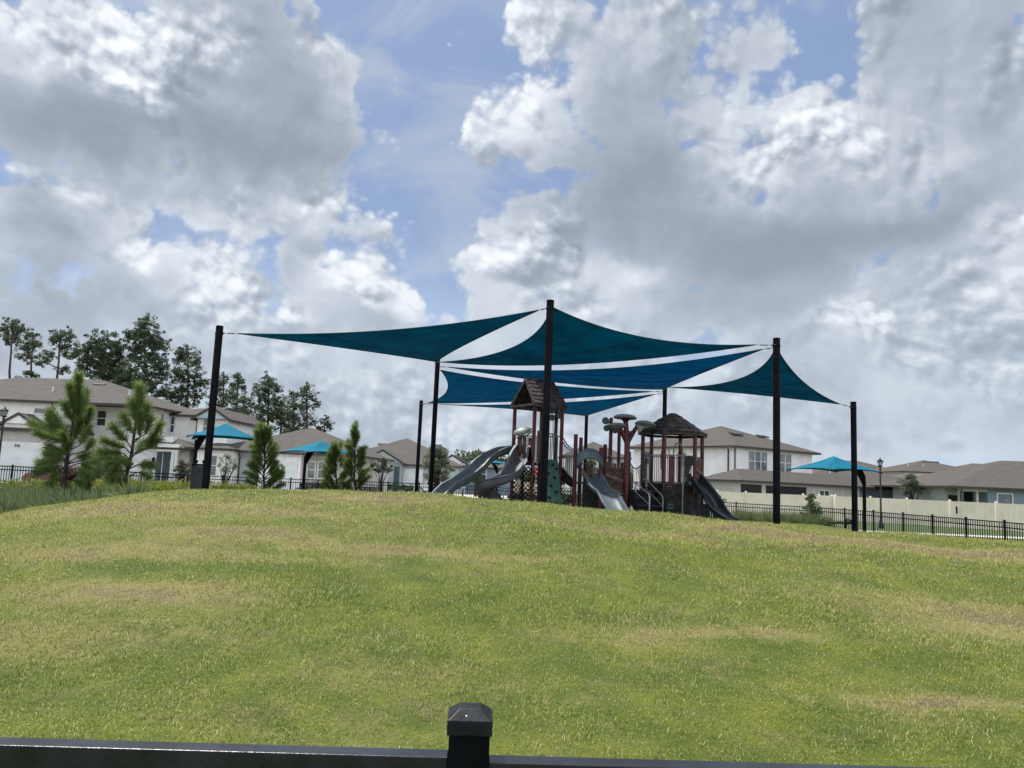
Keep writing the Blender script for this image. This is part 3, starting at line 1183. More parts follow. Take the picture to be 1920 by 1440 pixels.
# ------------------------------------------------------------------ cantilever umbrellas
def umbrella(px_post, py_posttop, px_c, py_c, Y, half, label, side, rot=0.0, elev=None, m=None, drop=.52):
    """square hip canopy on one bent post"""
    m = m or umb_m
    T = W(px_c, py_c, Y)
    A = T.copy()
    px_ = SX(px_post, Y, T.z - .6)
    z0 = gz(px_, Y)
    e = empty('shade_umbrella', (px_, Y, z0), label, 'umbrella', 'square blue umbrellas around the playground')
    n = 10
    mb = MB()
    cs = []
    for k in range(4):
        a = rot + math.pi / 4 + k * math.pi / 2
        cs.append(Vector((A.x + half * 1.414 * math.cos(a), A.y + half * 1.414 * math.sin(a), A.z - drop)))
    for k in range(4):
        c0, c1 = cs[k], cs[(k + 1) % 4]
        vs, fs = [], []
        for i in range(n + 1):
            f = i / n
            for j in range(n + 1):
                g_ = j / n
                q = A.lerp(c0.lerp(c1, g_), f)
                # panels sag between the hips and the hem bows upwards/inwards
                s = 4 * g_ * (1 - g_)
                q.z += -.03 * half / 1.5 * s * math.sin(f * math.pi) - .05 * math.sin(f * math.pi) * (1 - f) + .03 * half / 1.5 * s * f * f
                q += (A - (c0 + c1) / 2).normalized() * (.10 * s * f * f)
                vs.append(q)
        for i in range(n):
            for j in range(n):
                a_ = i * (n + 1) + j
                fs.append((a_, a_ + n + 1, a_ + n + 2, a_ + 1))
        mb.add(vs, fs)
    can = mb.build('canopy', m, e, smooth=True)
    s_ = can.modifiers.new('thickness', 'SOLIDIFY')
    s_.thickness = .004
    for c in cs:
        mb = MB()
        h = Vector((A.x, A.y, A.z - .12))
        pts = [h]
        for i in range(1, 9):
            f = i / 8
            q = h.lerp(c + Vector((0, 0, -.03)), f)
            q.z -= .05 * math.sin(f * math.pi) * (1 - f)
            pts.append(q)
        mb.tube(pts, .022, 6)
        mb.build('rib', post_black, e, smooth=True)
    d = Vector((A.x - px_, 0, 0)).normalized()
    zt = A.z - .30
    mb = MB()
    pts = [(px_, Y, z0 - .2), (px_, Y, zt - .75), (px_, Y, zt - .42), (px_ + d.x * .10, Y, zt - .22), (px_ + d.x * .35, Y, zt - .08), (A.x - d.x * .3, Y, zt + .10), (A.x, Y, zt + .16)]
    mb.tube(pts, [.065, .065, .06, .055, .05, .045, .04], 10)
    mb.build('bent_post', post_black, e, smooth=True)
    mb = MB()
    mb.prism([(px_, Y - .012, zt - .85), (px_ + d.x * .42, Y - .012, zt - .04), (px_ + d.x * .2, Y - .012, zt - .10), (px_, Y - .012, zt - .4)], (0, .024, 0))
    mb.build('gusset', post_black, e)
    mb = MB()
    mb.lathe((A.x, A.y, A.z - .36), [(.02, -.05), (.05, 0), (.05, .14), (.02, .2)], 8)
    mb.build('hub', post_black, e, smooth=True)
    return e


umbrella(369, 833, 424, 793, 27.0, 1.15, 'blue umbrella nearest the grey bin, half behind the left sail post', 1, rot=R(18), drop=.56)
umbrella(573, 850, 601, 826, 32.0, 1.20, 'blue umbrella over the slatted bench, before the white garage', 1, rot=R(42), drop=.54)
umbrella(1620, 895, 1563, 855, 29.0, 1.17, 'blue umbrella on the right, its post next to the short sail post', -1, rot=R(20), drop=.56)
umbrella(933, 875, 913, 858, 52.0, 1.35, 'small distant blue umbrella glimpsed under the long slide', -1, rot=R(20), drop=.40)


# ------------------------------------------------------------------ the playground structure
PS = empty('play_structure', (2.6, 25.5, gz(2.6, 25.5)), 'maroon and grey tree-themed playground climber with two roofed towers and slides', 'playground')


def P3(px, py, Y):
    return W(px, py, Y)


def ppost(px, Y, py_top, r=.064, m=None, z0=None, name='post'):
    T = W(px, py_top, Y)
    z0 = gz(T.x, Y) - .15 if z0 is None else z0
    mb = MB()
    mb.lathe((T.x, Y, z0), [(r, 0), (r, T.z - z0 - .03), (r * .85, T.z - z0 - .006), (r * .5, T.z - z0)], 12)
    o = mb.build(name, m or maroon, PS, smooth=True)
    # clamp collars where rails and decks fasten
    return Vector((T.x, Y, T.z)), o


def balusters(a, b, zb, h, n, parent=PS, m=None, r=.016, name='guard_rail', z2=None, dip=0.0):
    """a, b: Vector xy ends; zb bottom height at a, z2 at b"""
    m = m or greymetal
    z2 = zb if z2 is None else z2
    mb = MB()

    def q(t, dz):
        return (a.x + (b.x - a.x) * t, a.y + (b.y - a.y) * t, zb + (z2 - zb) * t + dz - dip * 4 * t * (1 - t) * (1 if dz > .3 else 0))
    ts = [i / 8 for i in range(9)]
    mb.tube([q(t, h) for t in ts], r * 1.25, 8)
    mb.tube([q(0, .04), q(1, .04)], r * 1.1, 8)
    for i in range(1, n):
        t = i / n
        mb.tube([q(t, .04), q(t, h)], r * .8, 6)
    return mb.build(name, m, parent, smooth=True)


def plank_panel(a, b, z0, z1, n, m, diag=True, name='plank_panel'):
    mb = MB()
    d = Vector((b.x - a.x, b.y - a.y, 0))
    L = d.length
    d.normalize()
    s = Vector((-d.y, d.x, 0))
    w = L / n
    for i in range(n):
        c = Vector((a.x, a.y, 0)) + d * (w * (i + .5))
        top = z1 + random.uniform(-.05, .05)
        hw = w * .44
        P = [c - d * hw + s * .012, c + d * hw + s * .012, c + d * hw - s * .012, c - d * hw - s * .012]
        t2 = top + random.uniform(-.03, .03)
        mb.add([(p.x, p.y, z0) for p in P] + [(P[0].x, P[0].y, top), (P[1].x, P[1].y, t2), (P[2].x, P[2].y, t2), (P[3].x, P[3].y, top)],
               [(0, 3, 2, 1), (4, 5, 6, 7), (0, 1, 5, 4), (1, 2, 6, 5), (2, 3, 7, 6), (3, 0, 4, 7)])
    o = mb.build(name, m, PS)
    if diag:
        mb = MB()
        k = s * (-.035 if s.y > 0 else .035)
        mb.beam(Vector((a.x, a.y, z0 + (z1 - z0) * .62)) + k, Vector((b.x, b.y, z0 + (z1 - z0) * .42)) + k, .025, .10)
        mb.beam(Vector((a.x, a.y, z0 + .10)) + k, Vector((b.x, b.y, z0 + .10)) + k, .025, .07)
        mb.build('cross_board', woodtan, o)
    return o


def slide(pts, w, h, m, label, th=.03, lip=.04, hs=None, ws=None, up0=None, rings=None, name='slide'):
    """open U channel swept along pts (Catmull-Rom smoothed)"""
    P = [Vector(p) for p in pts]
    Q, T = [], []
    E = [P[0] * 2 - P[1]] + P + [P[-1] * 2 - P[-2]]
    for i in range(1, len(E) - 2):
        for k in range(8):
            t = k / 8
            a, b, c, d = E[i - 1], E[i], E[i + 1], E[i + 2]
            Q.append(.5 * ((2 * b) + (c - a) * t + (2 * a - 5 * b + 4 * c - d) * t * t + (3 * b - a - 3 * c + d) * t ** 3))
            T.append((i - 1 + t) / (len(P) - 1))
    Q.append(P[-1])
    T.append(1.0)
    hs = hs or [h] * len(P)
    ws = ws or [w] * len(P)
    outer_n = 12
    vs, fs = [], []
    tops = [[], []]
    for i, q in enumerate(Q):
        d = (Q[min(i + 1, len(Q) - 1)] - Q[max(i - 1, 0)]).normalized()
        r = d.cross(Vector((0, 0, 1)))
        r.normalize()
        u = r.cross(d).normalized()
        hh = float(np.interp(T[i], np.linspace(0, 1, len(P)), hs))
        ww = float(np.interp(T[i], np.linspace(0, 1, len(P)), ws))
        prof = []
        for k in range(outer_n + 1):     # inside, left lip to right lip
            a = math.pi * k / outer_n
            x = -math.cos(a)
            y = 1 - math.sin(a) ** .55
            prof.append((x * (ww / 2 - th), y * hh + th))
        prof2 = [(ww / 2 + lip, hh + th), (ww / 2 + lip, hh + th - .035), (ww / 2, hh - .03)]
        for k in range(outer_n + 1):
            a = math.pi * k / outer_n
            x = math.cos(a)
            y = 1 - math.sin(a) ** .55
            if 0 < k < outer_n:
                prof2.append((x * ww / 2, y * (hh - .03)))
        prof2 += [(-ww / 2, hh - .03), (-ww / 2 - lip, hh + th - .035), (-ww / 2 - lip, hh + th)]
        ring = prof + prof2
        for x, y in ring:
            vs.append(q + r * x + u * y)
    n = len(ring)
    for i in range(len(Q) - 1):
        for k in range(n):
            k2 = (k + 1) % n
            fs.append((i * n + k, (i + 1) * n + k, (i + 1) * n + k2, i * n + k2))
    fs.append(tuple(range(n)))
    fs.append(tuple((len(Q) - 1) * n + k for k in range(n))[::-1])
    o = MB().add(vs, fs).build(name, m, PS, smooth=True)
    o['label'] = label
    return o


# --- gabled tower -------------------------------------------------
YA, YB, YC, YD = 26.3, 25.2, 25.9, 27.0
pA, _ = ppost(966, YA, 757)
pB, _ = ppost(1003.5, YB, 752)
pC, _ = ppost(1055, YC, 754)
pD = Vector((pA.x + pC.x - pB.x, YD, pA.z))
mb = MB(); mb.lathe((pD.x, pD.y, gz(pD.x, pD.y) - .1), [(.064, 0), (.064, pD.z - gz(pD.x, pD.y) + .1)], 12); mb.build('post', maroon, PS, smooth=True)
zdeck = W(1003, 868, YB).z
mb = MB()
mb.prism([(q.x, q.y, zdeck - .06) for q in (pA, pB, pC, pD)], (0, 0, .06))
mb.build('deck', deck_dark, PS)
zE = min(pA.z, pB.z, pC.z) - .02
# roof: ridge runs parallel to B-C, gable end over A-B
ov = .11
dBC = (pC - pB); dBC.z = 0; dBC.normalize()
dBA = (pA - pB); dBA.z = 0; dBA.normalize()
E1 = pB - dBC * ov - dBA * ov; E2 = pC + dBC * ov - dBA * ov
E4 = pA - dBC * ov + dBA * ov; E3 = pD + dBC * ov + dBA * ov
zr = W(1003, 711, 25.8).z
rA = (E1 + E4) / 2; rB = (E2 + E3) / 2
rA = rA + dBC * .10; rB = rB - dBC * .10
def flat(v, z): return Vector((v.x, v.y, z))
roof = None
rp = empty  # keep name free
mb = MB()
NC = 6
for side, (ea, eb) in enumerate(((E1, E2), (E4, E3))):
    for i in range(NC):
        f0, f1 = i / NC, (i + 1) / NC + .04
        lift = .020
        a0 = flat(ea, zE - .05).lerp(flat(rA, zr), f0); b0 = flat(eb, zE - .05).lerp(flat(rB, zr), f0)
        a1 = flat(ea, zE - .05).lerp(flat(rA, zr), min(f1, 1)); b1 = flat(eb, zE - .05).lerp(flat(rB, zr), min(f1, 1))
        nr = (b0 - a0).cross(a1 - a0).normalized()
        if nr.z < 0: nr = -nr
        ks = [0] + sorted(random.uniform(.15, .85) for _ in range(2)) + [1]
        for k in range(3):
            j = random.uniform(-.012, .012)
            q = [a0.lerp(b0, ks[k] + .004) + nr * (lift + .012), a0.lerp(b0, ks[k + 1] - .004) + nr * (lift + .012 + j), a1.lerp(b1, ks[k + 1] - .004), a1.lerp(b1, ks[k] + .004)]
            dj = (a0 - a1).normalized() * random.uniform(-.01, .025)
            q[0] = q[0] + dj; q[1] = q[1] + dj
            mb.prism(q, -nr * .022)
mb.build('roof', roofwood, PS)
mb = MB()
for (ea, ra) in ((E1, rA), (E4, rA), (E2, rB), (E3, rB)):
    mb.beam(flat(ea, zE - .08), flat(ra, zr - .03), .05, .09)
mb.beam(flat(rA, zr), flat(rB, zr), .10, .05)
mb.beam(flat(E1, zE - .09), flat(E4, zE - .09), .045, .07)
mb.beam(flat(E1, zE - .11), flat(E2, zE - .11), .045, .08)
mb.beam(flat(E4, zE - .11), flat(E3, zE - .11), .045, .08)
mb.build('roof_frame', roofwood, PS)
# slide hood: pale bowl between A and B
def hood(pa, pb, z, w, h, m, tilt=.0, out=-.25, name='slide_hood'):
    mb = MB()
    c = (pa + pb) / 2
    d = Vector((pb.x - pa.x, pb.y - pa.y, 0)); L = d.length; d.normalize()
    s = Vector((d.y, -d.x, 0))
    if s.y > 0: s = -s
    vs, fs = [], []
    nu, nv = 14, 6
    for i in range(nu + 1):
        t = i / nu * 2 - 1
        for j in range(nv + 1):
            f = j / nv
            arch = (1 - abs(t) ** 2.6)
            zz = z + h * (arch * (1 - .35 * f) - .55 * (abs(t) ** 3) * 1.0) + tilt * t * .10
            o_ = out * (-math.sin(f * math.pi / 2)) * (1 - .4 * t * t)
            p = Vector((c.x, c.y, 0)) + d * (t * w / 2) + s * (o_ * -1 * -1)
            vs.append((p.x, p.y, zz - f * f * .05))
    for i in range(nu):
        for j in range(nv):
            a = i * (nv + 1) + j
            fs.append((a, a + 1, a + nv + 2, a + nv + 1))
    o = MB().add(vs, fs).build(name, m, PS, smooth=True)
    sm = o.modifiers.new('thickness', 'SOLIDIFY'); sm.thickness = .05; sm.offset = 0
    return o
def bowl(c, rx, ry, hgt, m, name, tilt=(0, 0, 1), parent=PS):
    """thick lens: domed top, hollow belly with a rolled rim"""
    mb = MB()
    prof = [(.001, hgt)] + [(math.sin(a) , hgt * math.cos(a)) for a in [i * math.pi / 2 / 8 for i in range(1, 9)]]
    prof += [(1.015, -.012), (.985, -.026), (.85, -.034), (.45, -.055), (.30, -.085), (.001, -.09)]
    ax = Vector(tilt).normalized()
    mb.lathe(c, [(r_ * 1.0, h_) for r_, h_ in prof], 20, axis=ax, sx=rx, sy=ry)
    return mb.build(name, m, parent, smooth=True)
hc_ = W(979, 809, 25.4)
bowl(hc_, .30, .24, .13, cap_grey, 'slide_hood', tilt=(-.25, -.45, .8))
mb = MB(); mb.tube([W(962, 822, 26.1), W(985, 819, 25.5), W(1001, 806, 25.25)], .022, 8); mb.tube([W(963, 801, 26.2), W(979, 806, 25.5), W(1001, 804, 25.25)], .02, 8); mb.build('hood_bracket', maroon, PS, smooth=True)
# brown bark panels flanking the slide mouth
def xy(px, Y): return Vector((SX(px, Y, 2.4), Y, 0))
plank_panel(xy(969, 26.1), xy(978, 25.9), zdeck + .02, W(978, 814, 25.9).z, 1, woodp, diag=False, name='bark_panel')
plank_panel(xy(979, 25.85), xy(986, 25.7), zdeck + .02, W(978, 822, 25.9).z, 1, woodp, diag=False, name='bark_panel')
plank_panel(xy(989, 25.6), xy(999, 25.3), zdeck + .02, W(995, 818, 25.4).z, 1, woodp, diag=False, name='bark_panel')
# front-right side guard, bark panel and rails (B-C)
plank_panel(xy(1005.5, 25.3), xy(1012, 25.35), zdeck + .0, W(1012, 806, 25.4).z, 1, woodp, diag=False, name='bark_panel')
balusters(xy(1024, 25.6), xy(1041, 25.85), zdeck, 1.0, 5)
balusters(Vector((pC.x, pC.y, 0)), Vector((pD.x, pD.y, 0)), zdeck, .95, 6)
balusters(Vector((pA.x, pA.y, 0)), Vector((pD.x, pD.y, 0)), zdeck, .95, 6)
# tall rear post with three small discs
qD, _ = ppost(1044, 26.9, 760)
for (px, py, rr) in ((1035, 769, .13), (1035, 783, .11), (1050, 779, .12)):
    c = W(px, py, 26.7)
    MB().lathe(c, [(.4 * rr, -.03), (rr, -.02), (rr * 1.05, 0), (rr, .02), (.4 * rr, .03)], 16, axis=(.1, -1, .1)).build('petal_disc', disc_grey, PS, smooth=True)
mb = MB(); mb.tube([W(1037, 782, 26.75), W(1037.5, 858, 26.75)], .014, 6); mb.build('disc_pole', silver, PS, smooth=True)
ppost(983, 27.1, 818, r=.055)
# climbing net in the bays under the deck
def net(pa, pb, z0, z1, nx_, nz_, name='climbing_net'):
    mb = MB()
    for i in range(-nz_, nx_ + 1):
        for sg in (1, -1):
            pts = []
            for k in range(nz_ + 1):
                t = (i + k * sg if sg > 0 else i + nz_ - k) / nx_
                if 0 <= t <= 1:
                    p = pa.lerp(pb, t)
                    pts.append((p.x + .012 * math.sin(k * 2.1 + i), p.y + .01 * math.cos(k + i), z0 + (z1 - z0) * k / nz_))
            if len(pts) > 1:
                mb.tube(pts, .012, 5)
    return mb.build(name, black_paint, PS)
zg = gz(1, 25.5)
net(Vector((pA.x, pA.y, 0)), Vector((pB.x, pB.y, 0)), zg + .05, zdeck - .1, 5, 10)
net(Vector((pA.x, pA.y + .02, 0)), Vector((pD.x, pD.y, 0)), zg + .05, zdeck - .1, 5, 10)
net(Vector((pB.x + .75, pB.y + .2, 0)), Vector((xy(1076, 25.6).x, 25.8, 0)), zg + .05, zdeck - .75, 6, 7)
# climbing wall
wt0, wt1 = W(1022, 861, 25.1), W(1046, 861, 25.3)
wb0, wb1 = W(1022, 953, 24.2), W(1055, 957, 24.4)
mb = MB()
nn = (wt1 - wt0).cross(wb0 - wt0).normalized()
mb.prism([wt0, wt1, wb1, wb0], nn * .06)
cw = mb.build('climbing_wall', wall_green, PS, bevel=.015)
for (u, v_) in ((.55, .12), (.2, .30), (.62, .38), (.35, .55), (.7, .66), (.25, .78), (.6, .88), (.8, .2)):
    c = wt0.lerp(wt1, u).lerp(wb0.lerp(wb1, u), v_)
    f = -nn if nn.y > 0 else nn
    c = c + f * .03 + (nn * .06 if nn.y < 0 else Vector((0, 0, 0)))
    MB().lathe(c, [(.055, -.02), (.05, .02), (.03, .05), (.005, .06)], 8, axis=f, sx=1.1, sy=.7).build('climbing_hold', deck_dark, cw, smooth=True)
# pale rope loop beside the tower leg
mb = MB()
loop = [W(1003.5 + 4.2 * math.cos(a), 872 + 9 * math.sin(a), 25.0) for a in [i * math.pi / 8 for i in range(17)]]
mb.tube(loop, .012, 6, cap=False); mb.build('grab_loop', cap_grey, PS, smooth=True)

# --- long slide going left
gA = gz(-2.4, 24.5)
slide([W(978, 852, 26.5), W(960, 852, 26.3), W(938, 855, 26.0), W(912, 872, 25.6), W(893, 892, 25.2), W(872, 908, 24.8), W(846, 922, 24.4), W(826, 940, 24.1), W(812, 946, 23.9)],
      .56, .30, slide_grey, 'long grey slide running down to the left', hs=[.30, .26, .24, .26, .28, .27, .26, .22, .10], ws=[.56, .56, .56, .56, .56, .56, .60, .66, .60])
for px, Y_ in ((868, 24.9), (848, 24.5)):
    a = W(px, 918, Y_)
    MB().tube([a, (a.x, a.y, gz(a.x, a.y) - .1)], .03, 8).build('slide_leg', greymetal, PS, smooth=True)
# --- curved slide
slide([W(983, 861, 25.75), W(975, 870, 25.4), W(967, 888, 24.9), W(954, 903, 24.5), W(932, 914, 24.3), W(913, 925, 24.5), W(909, 938, 25.0), W(925, 946, 25.4), W(945, 950, 25.5)],
      .62, .34, slide_mauve, 'short twisting grey slide curling back under itself', hs=[.46, .36, .28, .26, .30, .34, .34, .3, .2], ws=[.50, .56, .58, .56, .54, .54, .54, .54, .54])
for px, Y_, py in ((945, 24.6, 912), (904, 24.4, 930)):
    a = W(px, py, Y_)
    MB().tube([a, (a.x, a.y, gz(a.x, a.y) - .1)], .022, 8).build('slide_leg', silver, PS, smooth=True)

# --- stepped link down to the low deck
m1, _ = ppost(1080, 25.4, 814, r=.068)
m2, _ = ppost(1089.5, 26.3, 820)
m3, _ = ppost(1127.5, 25.1, 839, r=.068)
m4, _ = ppost(1135, 26.0, 833)
zlow = W(1105, 904, 25.4).z
for off in (0, .95):
    balusters(Vector((pC.x + .04, pC.y + off, 0)), Vector((m1.x - .05, m1.y + off, 0)), zdeck - .1, 1.02, 6, z2=zdeck - .52, dip=.08, name='stair_rail')
mb = MB()
a0, a1 = Vector((pC.x, pC.y, zdeck - .05)), Vector((m1.x, m1.y + .1, zlow + .08))
for off in (.03, .92):
    mb.prism([(a0.x, a0.y + off, a0.z), (a1.x, a1.y + off, a1.z), (a1.x, a1.y + off, a1.z - .30), (a0.x, a0.y + off, a0.z - .42)], (0, .03, 0))
for k in range(4):
    t = (k + .5) / 4
    q = a0.lerp(a1, t)
    mb.box(q.x - .12, q.y + .06, q.z - .14, q.x + .12, q.y + .91, q.z - .10)
mb.build('link_steps', deck_dark, PS)
mb = MB()
mb.prism([(m1.x, m1.y, zlow - .07), (m3.x, m3.y, zlow - .07), (m4.x, m4.y, zlow - .07), (m2.x, m2.y, zlow - .07)], (0, 0, .07))
mb.build('deck', deck_dark, PS)
# saddle hood over the middle slide
c = W(1106, 853, 25.1)
vs, fs = [], []
nu, nv = 16, 5
for i in range(nu + 1):
    t = i / nu * 2 - 1
    for j in range(nv + 1):
        f = j / nv
        x = c.x + t * .385
        y = c.y - .30 * f * (1 - .3 * t * t) + .05
        # domed top that rolls down in front, with drooping ears at both ends
        z = c.z + .22 * (1 - t * t) ** .6 - .06 - .30 * f ** 1.5 * (1 - .35 * t * t) - .16 * abs(t) ** 3 * (.3 + f)
        vs.append((x, y, z))
for i in range(nu):
    for j in range(nv):
        a = i * (nv + 1) + j
        fs.append((a, a + nv + 1, a + nv + 2, a + 1))
o = MB().add(vs, fs).build('slide_hood', slide_grey, PS, smooth=True)
s_ = o.modifiers.new('thickness', 'SOLIDIFY'); s_.thickness = .06
mb = MB()
mb.tube([W(1086, 845, 25.2), W(1084, 865, 25.2)], .02, 6)
for px in (1094, 1113):
    mb.tube([W(px, 868, 25.5), W(px, 905, 25.5)], .016, 6)
mb.tube([W(1090, 869, 25.5), W(1116, 869, 25.5)], .018, 6)
mb.build('slide_gate', greymetal, PS, smooth=True)
plank_panel(xy(1098, 26.0), xy(1112, 26.0), zlow, W(1105, 869, 26).z, 3, woodp, diag=False)
slide([W(1105, 897, 25.4), W(1111, 903, 25.0), W(1124, 923, 24.3), W(1138, 935, 23.8), W(1149, 955, 23.2), W(1160, 972, 22.7), W(1168, 982, 22.3)],
      .60, .20, slide_grey, 'middle wavy grey slide sloping down to the right', hs=[.30, .22, .17, .18, .18, .18, .15], ws=[.52, .56, .60, .62, .62, .62, .62])
mb = MB(); a = W(1098, 912, 25.3); mb.box(a.x - .1, a.y, zg - .1, a.x + .45, a.y + .05, zlow - .08); mb.build('deck_skirt', deck_dark, PS)

# --- plank bridge to the tree
n1, _ = ppost(1146, 25.9, 783, r=.064)
n2, _ = ppost(1161.5, 26.6, 795, r=.06)
plank_panel(xy(1136, 25.3), xy(1170, 25.2), W(1150, 925, 25.3).z, W(1150, 869, 25.3).z, 5, woodp)
plank_panel(xy(1139, 26.5), xy(1174, 26.5), W(1150, 921, 26.5).z, W(1150, 875, 26.5).z, 5, woodp)
mb = MB(); z_ = W(1150, 926, 25.8).z
mb.box(xy(1134, 25.8).x, 25.25, z_ - .07, xy(1172, 25.8).x, 26.4, z_); mb.build('bridge_deck', deck_dark, PS)
mb = MB()
mb.tube([W(1137, 863, 25.3), W(1141, 853, 25.3), W(1147, 856, 25.3), W(1151, 870, 25.3)], .016, 6)
mb.tube([W(1162, 869, 25.3), W(1165, 858, 25.3), W(1170, 856, 25.3)], .016, 6)
mb.build('grab_rail', greymetal, PS, smooth=True)
for (px, py, rr) in ((1135.5, 789, .115), (1137, 803, .10), (1153, 806.5, .11)):
    c = W(px, py, 25.75)
    o = MB().lathe(c, [(.001, -.03), (.7 * rr, -.03), (rr, -.022), (rr * 1.08, 0), (rr, .022), (rr * .75, .03), (rr * .7, .012), (.001, .012)], 18, axis=(.1, -1, .1)).build('petal_disc', disc_grey, PS, smooth=True)
mb = MB()
for (px, py) in ((1137, 789), (1139, 802), (1152, 804)):
    mb.tube([W(px, py, 25.78), W(1146, 797, 25.82)], .028, 6)
mb.build('disc_arm', disc_grey, PS, smooth=True)

# --- tree post with three mushroom caps
tb = W(1176, 832, 25.0)
zt0 = gz(tb.x, 25.0) - .15
tr_ = MB()
tr_.tube([(tb.x, 25.0, zt0), (tb.x, 25.0, 1.6), (tb.x, 25.0, tb.z - .15), (tb.x, 25, tb.z + .05)], [.10, .095, .092, .10], 12)
trunk = tr_.build('tree_post', maroon, PS, smooth=True)
def branch(p0, p1, p2, r0, r1):
    mb = MB()
    pts = []
    for k in range(9):
        t = k / 8
        pts.append(p0 * (1 - t) ** 2 + p1 * 2 * t * (1 - t) + p2 * t * t)
    mb.tube(pts, [r0 + (r1 - r0) * (k / 8) for k in range(9)], 10)
    return mb.build('branch', maroon, trunk, smooth=True)
J = W(1176, 829, 25.0)
branch(J, W(1175, 815, 25.0), W(1173, 787, 25.0), .095, .075)
branch(J, W(1170, 818, 25.0), W(1162, 802, 24.95), .095, .07)
branch(J, W(1184, 816, 25.0), W(1196, 797, 24.95), .095, .06)
MB().prism([W(1167, 808, 24.96), W(1186, 808, 24.96), W(1178, 831, 24.96), W(1174, 831, 24.96)], (0, .08, 0)).build('branch_web', maroon, trunk)
mb = MB(); c = W(1173, 786, 25)
mb.lathe((c.x, c.y, c.z - .12), [(.07, 0), (.075, .03), (.12, .09), (.22, .15), (.24, .17)], 14); mb.build('flare', maroon, trunk, smooth=True)
bowl(W(1172, 783, 25.0), .375, .30, .105, cap_grey, 'mushroom_cap', tilt=(.03, .10, 1), parent=trunk)
bowl(W(1155, 799, 24.9), .33, .26, .095, cap_grey, 'mushroom_cap', tilt=(-.05, .22, 1), parent=trunk)
bowl(W(1210, 796, 24.9), .34, .27, .11, cap_grey, 'mushroom_cap', tilt=(.10, .20, 1), parent=trunk)
mb = MB()
vs = [W(1193, 795, 24.85), W(1199, 812, 24.85), W(1206, 803, 24.85), W(1222, 800, 24.85)]
mb.prism(vs, (0, .12, 0)); mb.build('cap_bracket', cap_grey, trunk)
ppost(1180, 25.9, 847, r=.06)

# --- hexagonal tower on a tree stump
hx, hy = W(1260, 905, 26.2).x, 26.2
zh = W(1260, 907, 26.0).z
HR = 1.02
def hexp(k, r_=HR, z=0): 
    a = R(3 + 60 * k)
    return Vector((hx + r_ * math.cos(a), hy + r_ * math.sin(a), z))
zEave = W(1246, 806, 25.2).z
for k in range(6):
    p = hexp(k)
    mb = MB(); mb.lathe((p.x, p.y, zh - .25 if k in (4, 5) else gz(p.x, p.y) - .1), [(.066, 0), (.066, zEave + .02 - (zh - .25 if k in (4, 5) else gz(p.x, p.y) - .1))], 12)
    mb.build('post', maroon, PS, smooth=True)
mb = MB(); mb.prism([hexp(k, HR + .02, zh - .08) for k in range(6)], (0, 0, .08)); mb.build('deck', deck_dark, PS)
zApex = W(1259, 776, 26.2).z
mb = MB()
RE = 1.20
NC = 5
RT = .13
for k in range(6):
    for i in range(NC):
        f0, f1 = i / NC, min(1, (i + 1) / NC + .05)
        def pt(kk, f, lift=0.0):
            r_ = RE + (RT - RE) * f
            return hexp(kk, r_, zEave - .04 + (zApex - zEave + .04) * (f ** .98) + lift)
        a0, b0, a1, b1 = pt(k, f0, .035), pt(k + 1, f0, .035), pt(k, f1), pt(k + 1, f1)
        ks = [0, random.uniform(.3, .7), 1] if i < 4 else [0, 1]
        for j in range(len(ks) - 1):
            jt = random.uniform(-.006, .008)
            q = [a0.lerp(b0, ks[j] + .004), a0.lerp(b0, ks[j + 1] - .004), a1.lerp(b1, ks[j + 1] - .004), a1.lerp(b1, ks[j] + .004)]
            q = [v + Vector((0, 0, jt if n_ < 2 else 0)) for n_, v in enumerate(q)]
            mb.prism(q, (0, 0, -.025))
mb.lathe((hx, hy, zApex - .05), [(.20, 0), (.16, .05), (.05, .08)], 6)
mb.build('roof', roofwood, PS)
mb = MB()
for k in range(6):
    mb.beam(hexp(k, RE - .02, zEave - .09), hexp(k + 1, RE - .02, zEave - .09), .03, .09)
    mb.beam(hexp(k, RE, zEave - .04), hexp(k, RT, zApex - .03), .05, .04)
mb.build('roof_frame', roofwood, PS)
# stump skirt
vs, fs = [], []
NS, NZ = 96, 10
zb = gz(hx, hy) - .1
for j in range(NZ + 1):
    f = j / NZ
    for i in range(NS):
        a = 2 * math.pi * i / NS
        flare = .16 * (1 - f) ** 3 + .05 * f ** 4
        rr = .93 + flare + (.030 * math.sin(9 * a + 1.5 * f) + .022 * math.sin(17 * a + 2.0 - 2 * f) + .014 * math.sin(31 * a)) + .05 * (1 - f) ** 2 * math.sin(6 * a)
        top = zh - .09 + .03 * math.sin(7 * a) + .02 * math.sin(15 * a)
        vs.append((hx + rr * math.cos(a), hy + rr * math.sin(a), zb + (top - zb) * f))
for j in range(NZ):
    for i in range(NS):
        i2 = (i + 1) % NS
        fs.append((j * NS + i, j * NS + i2, (j + 1) * NS + i2, (j + 1) * NS + i))
fs.append(tuple(NZ * NS + i for i in range(NS)))
st = MB().add(vs, fs).build('tree_stump_skirt', bark, PS, smooth=True)
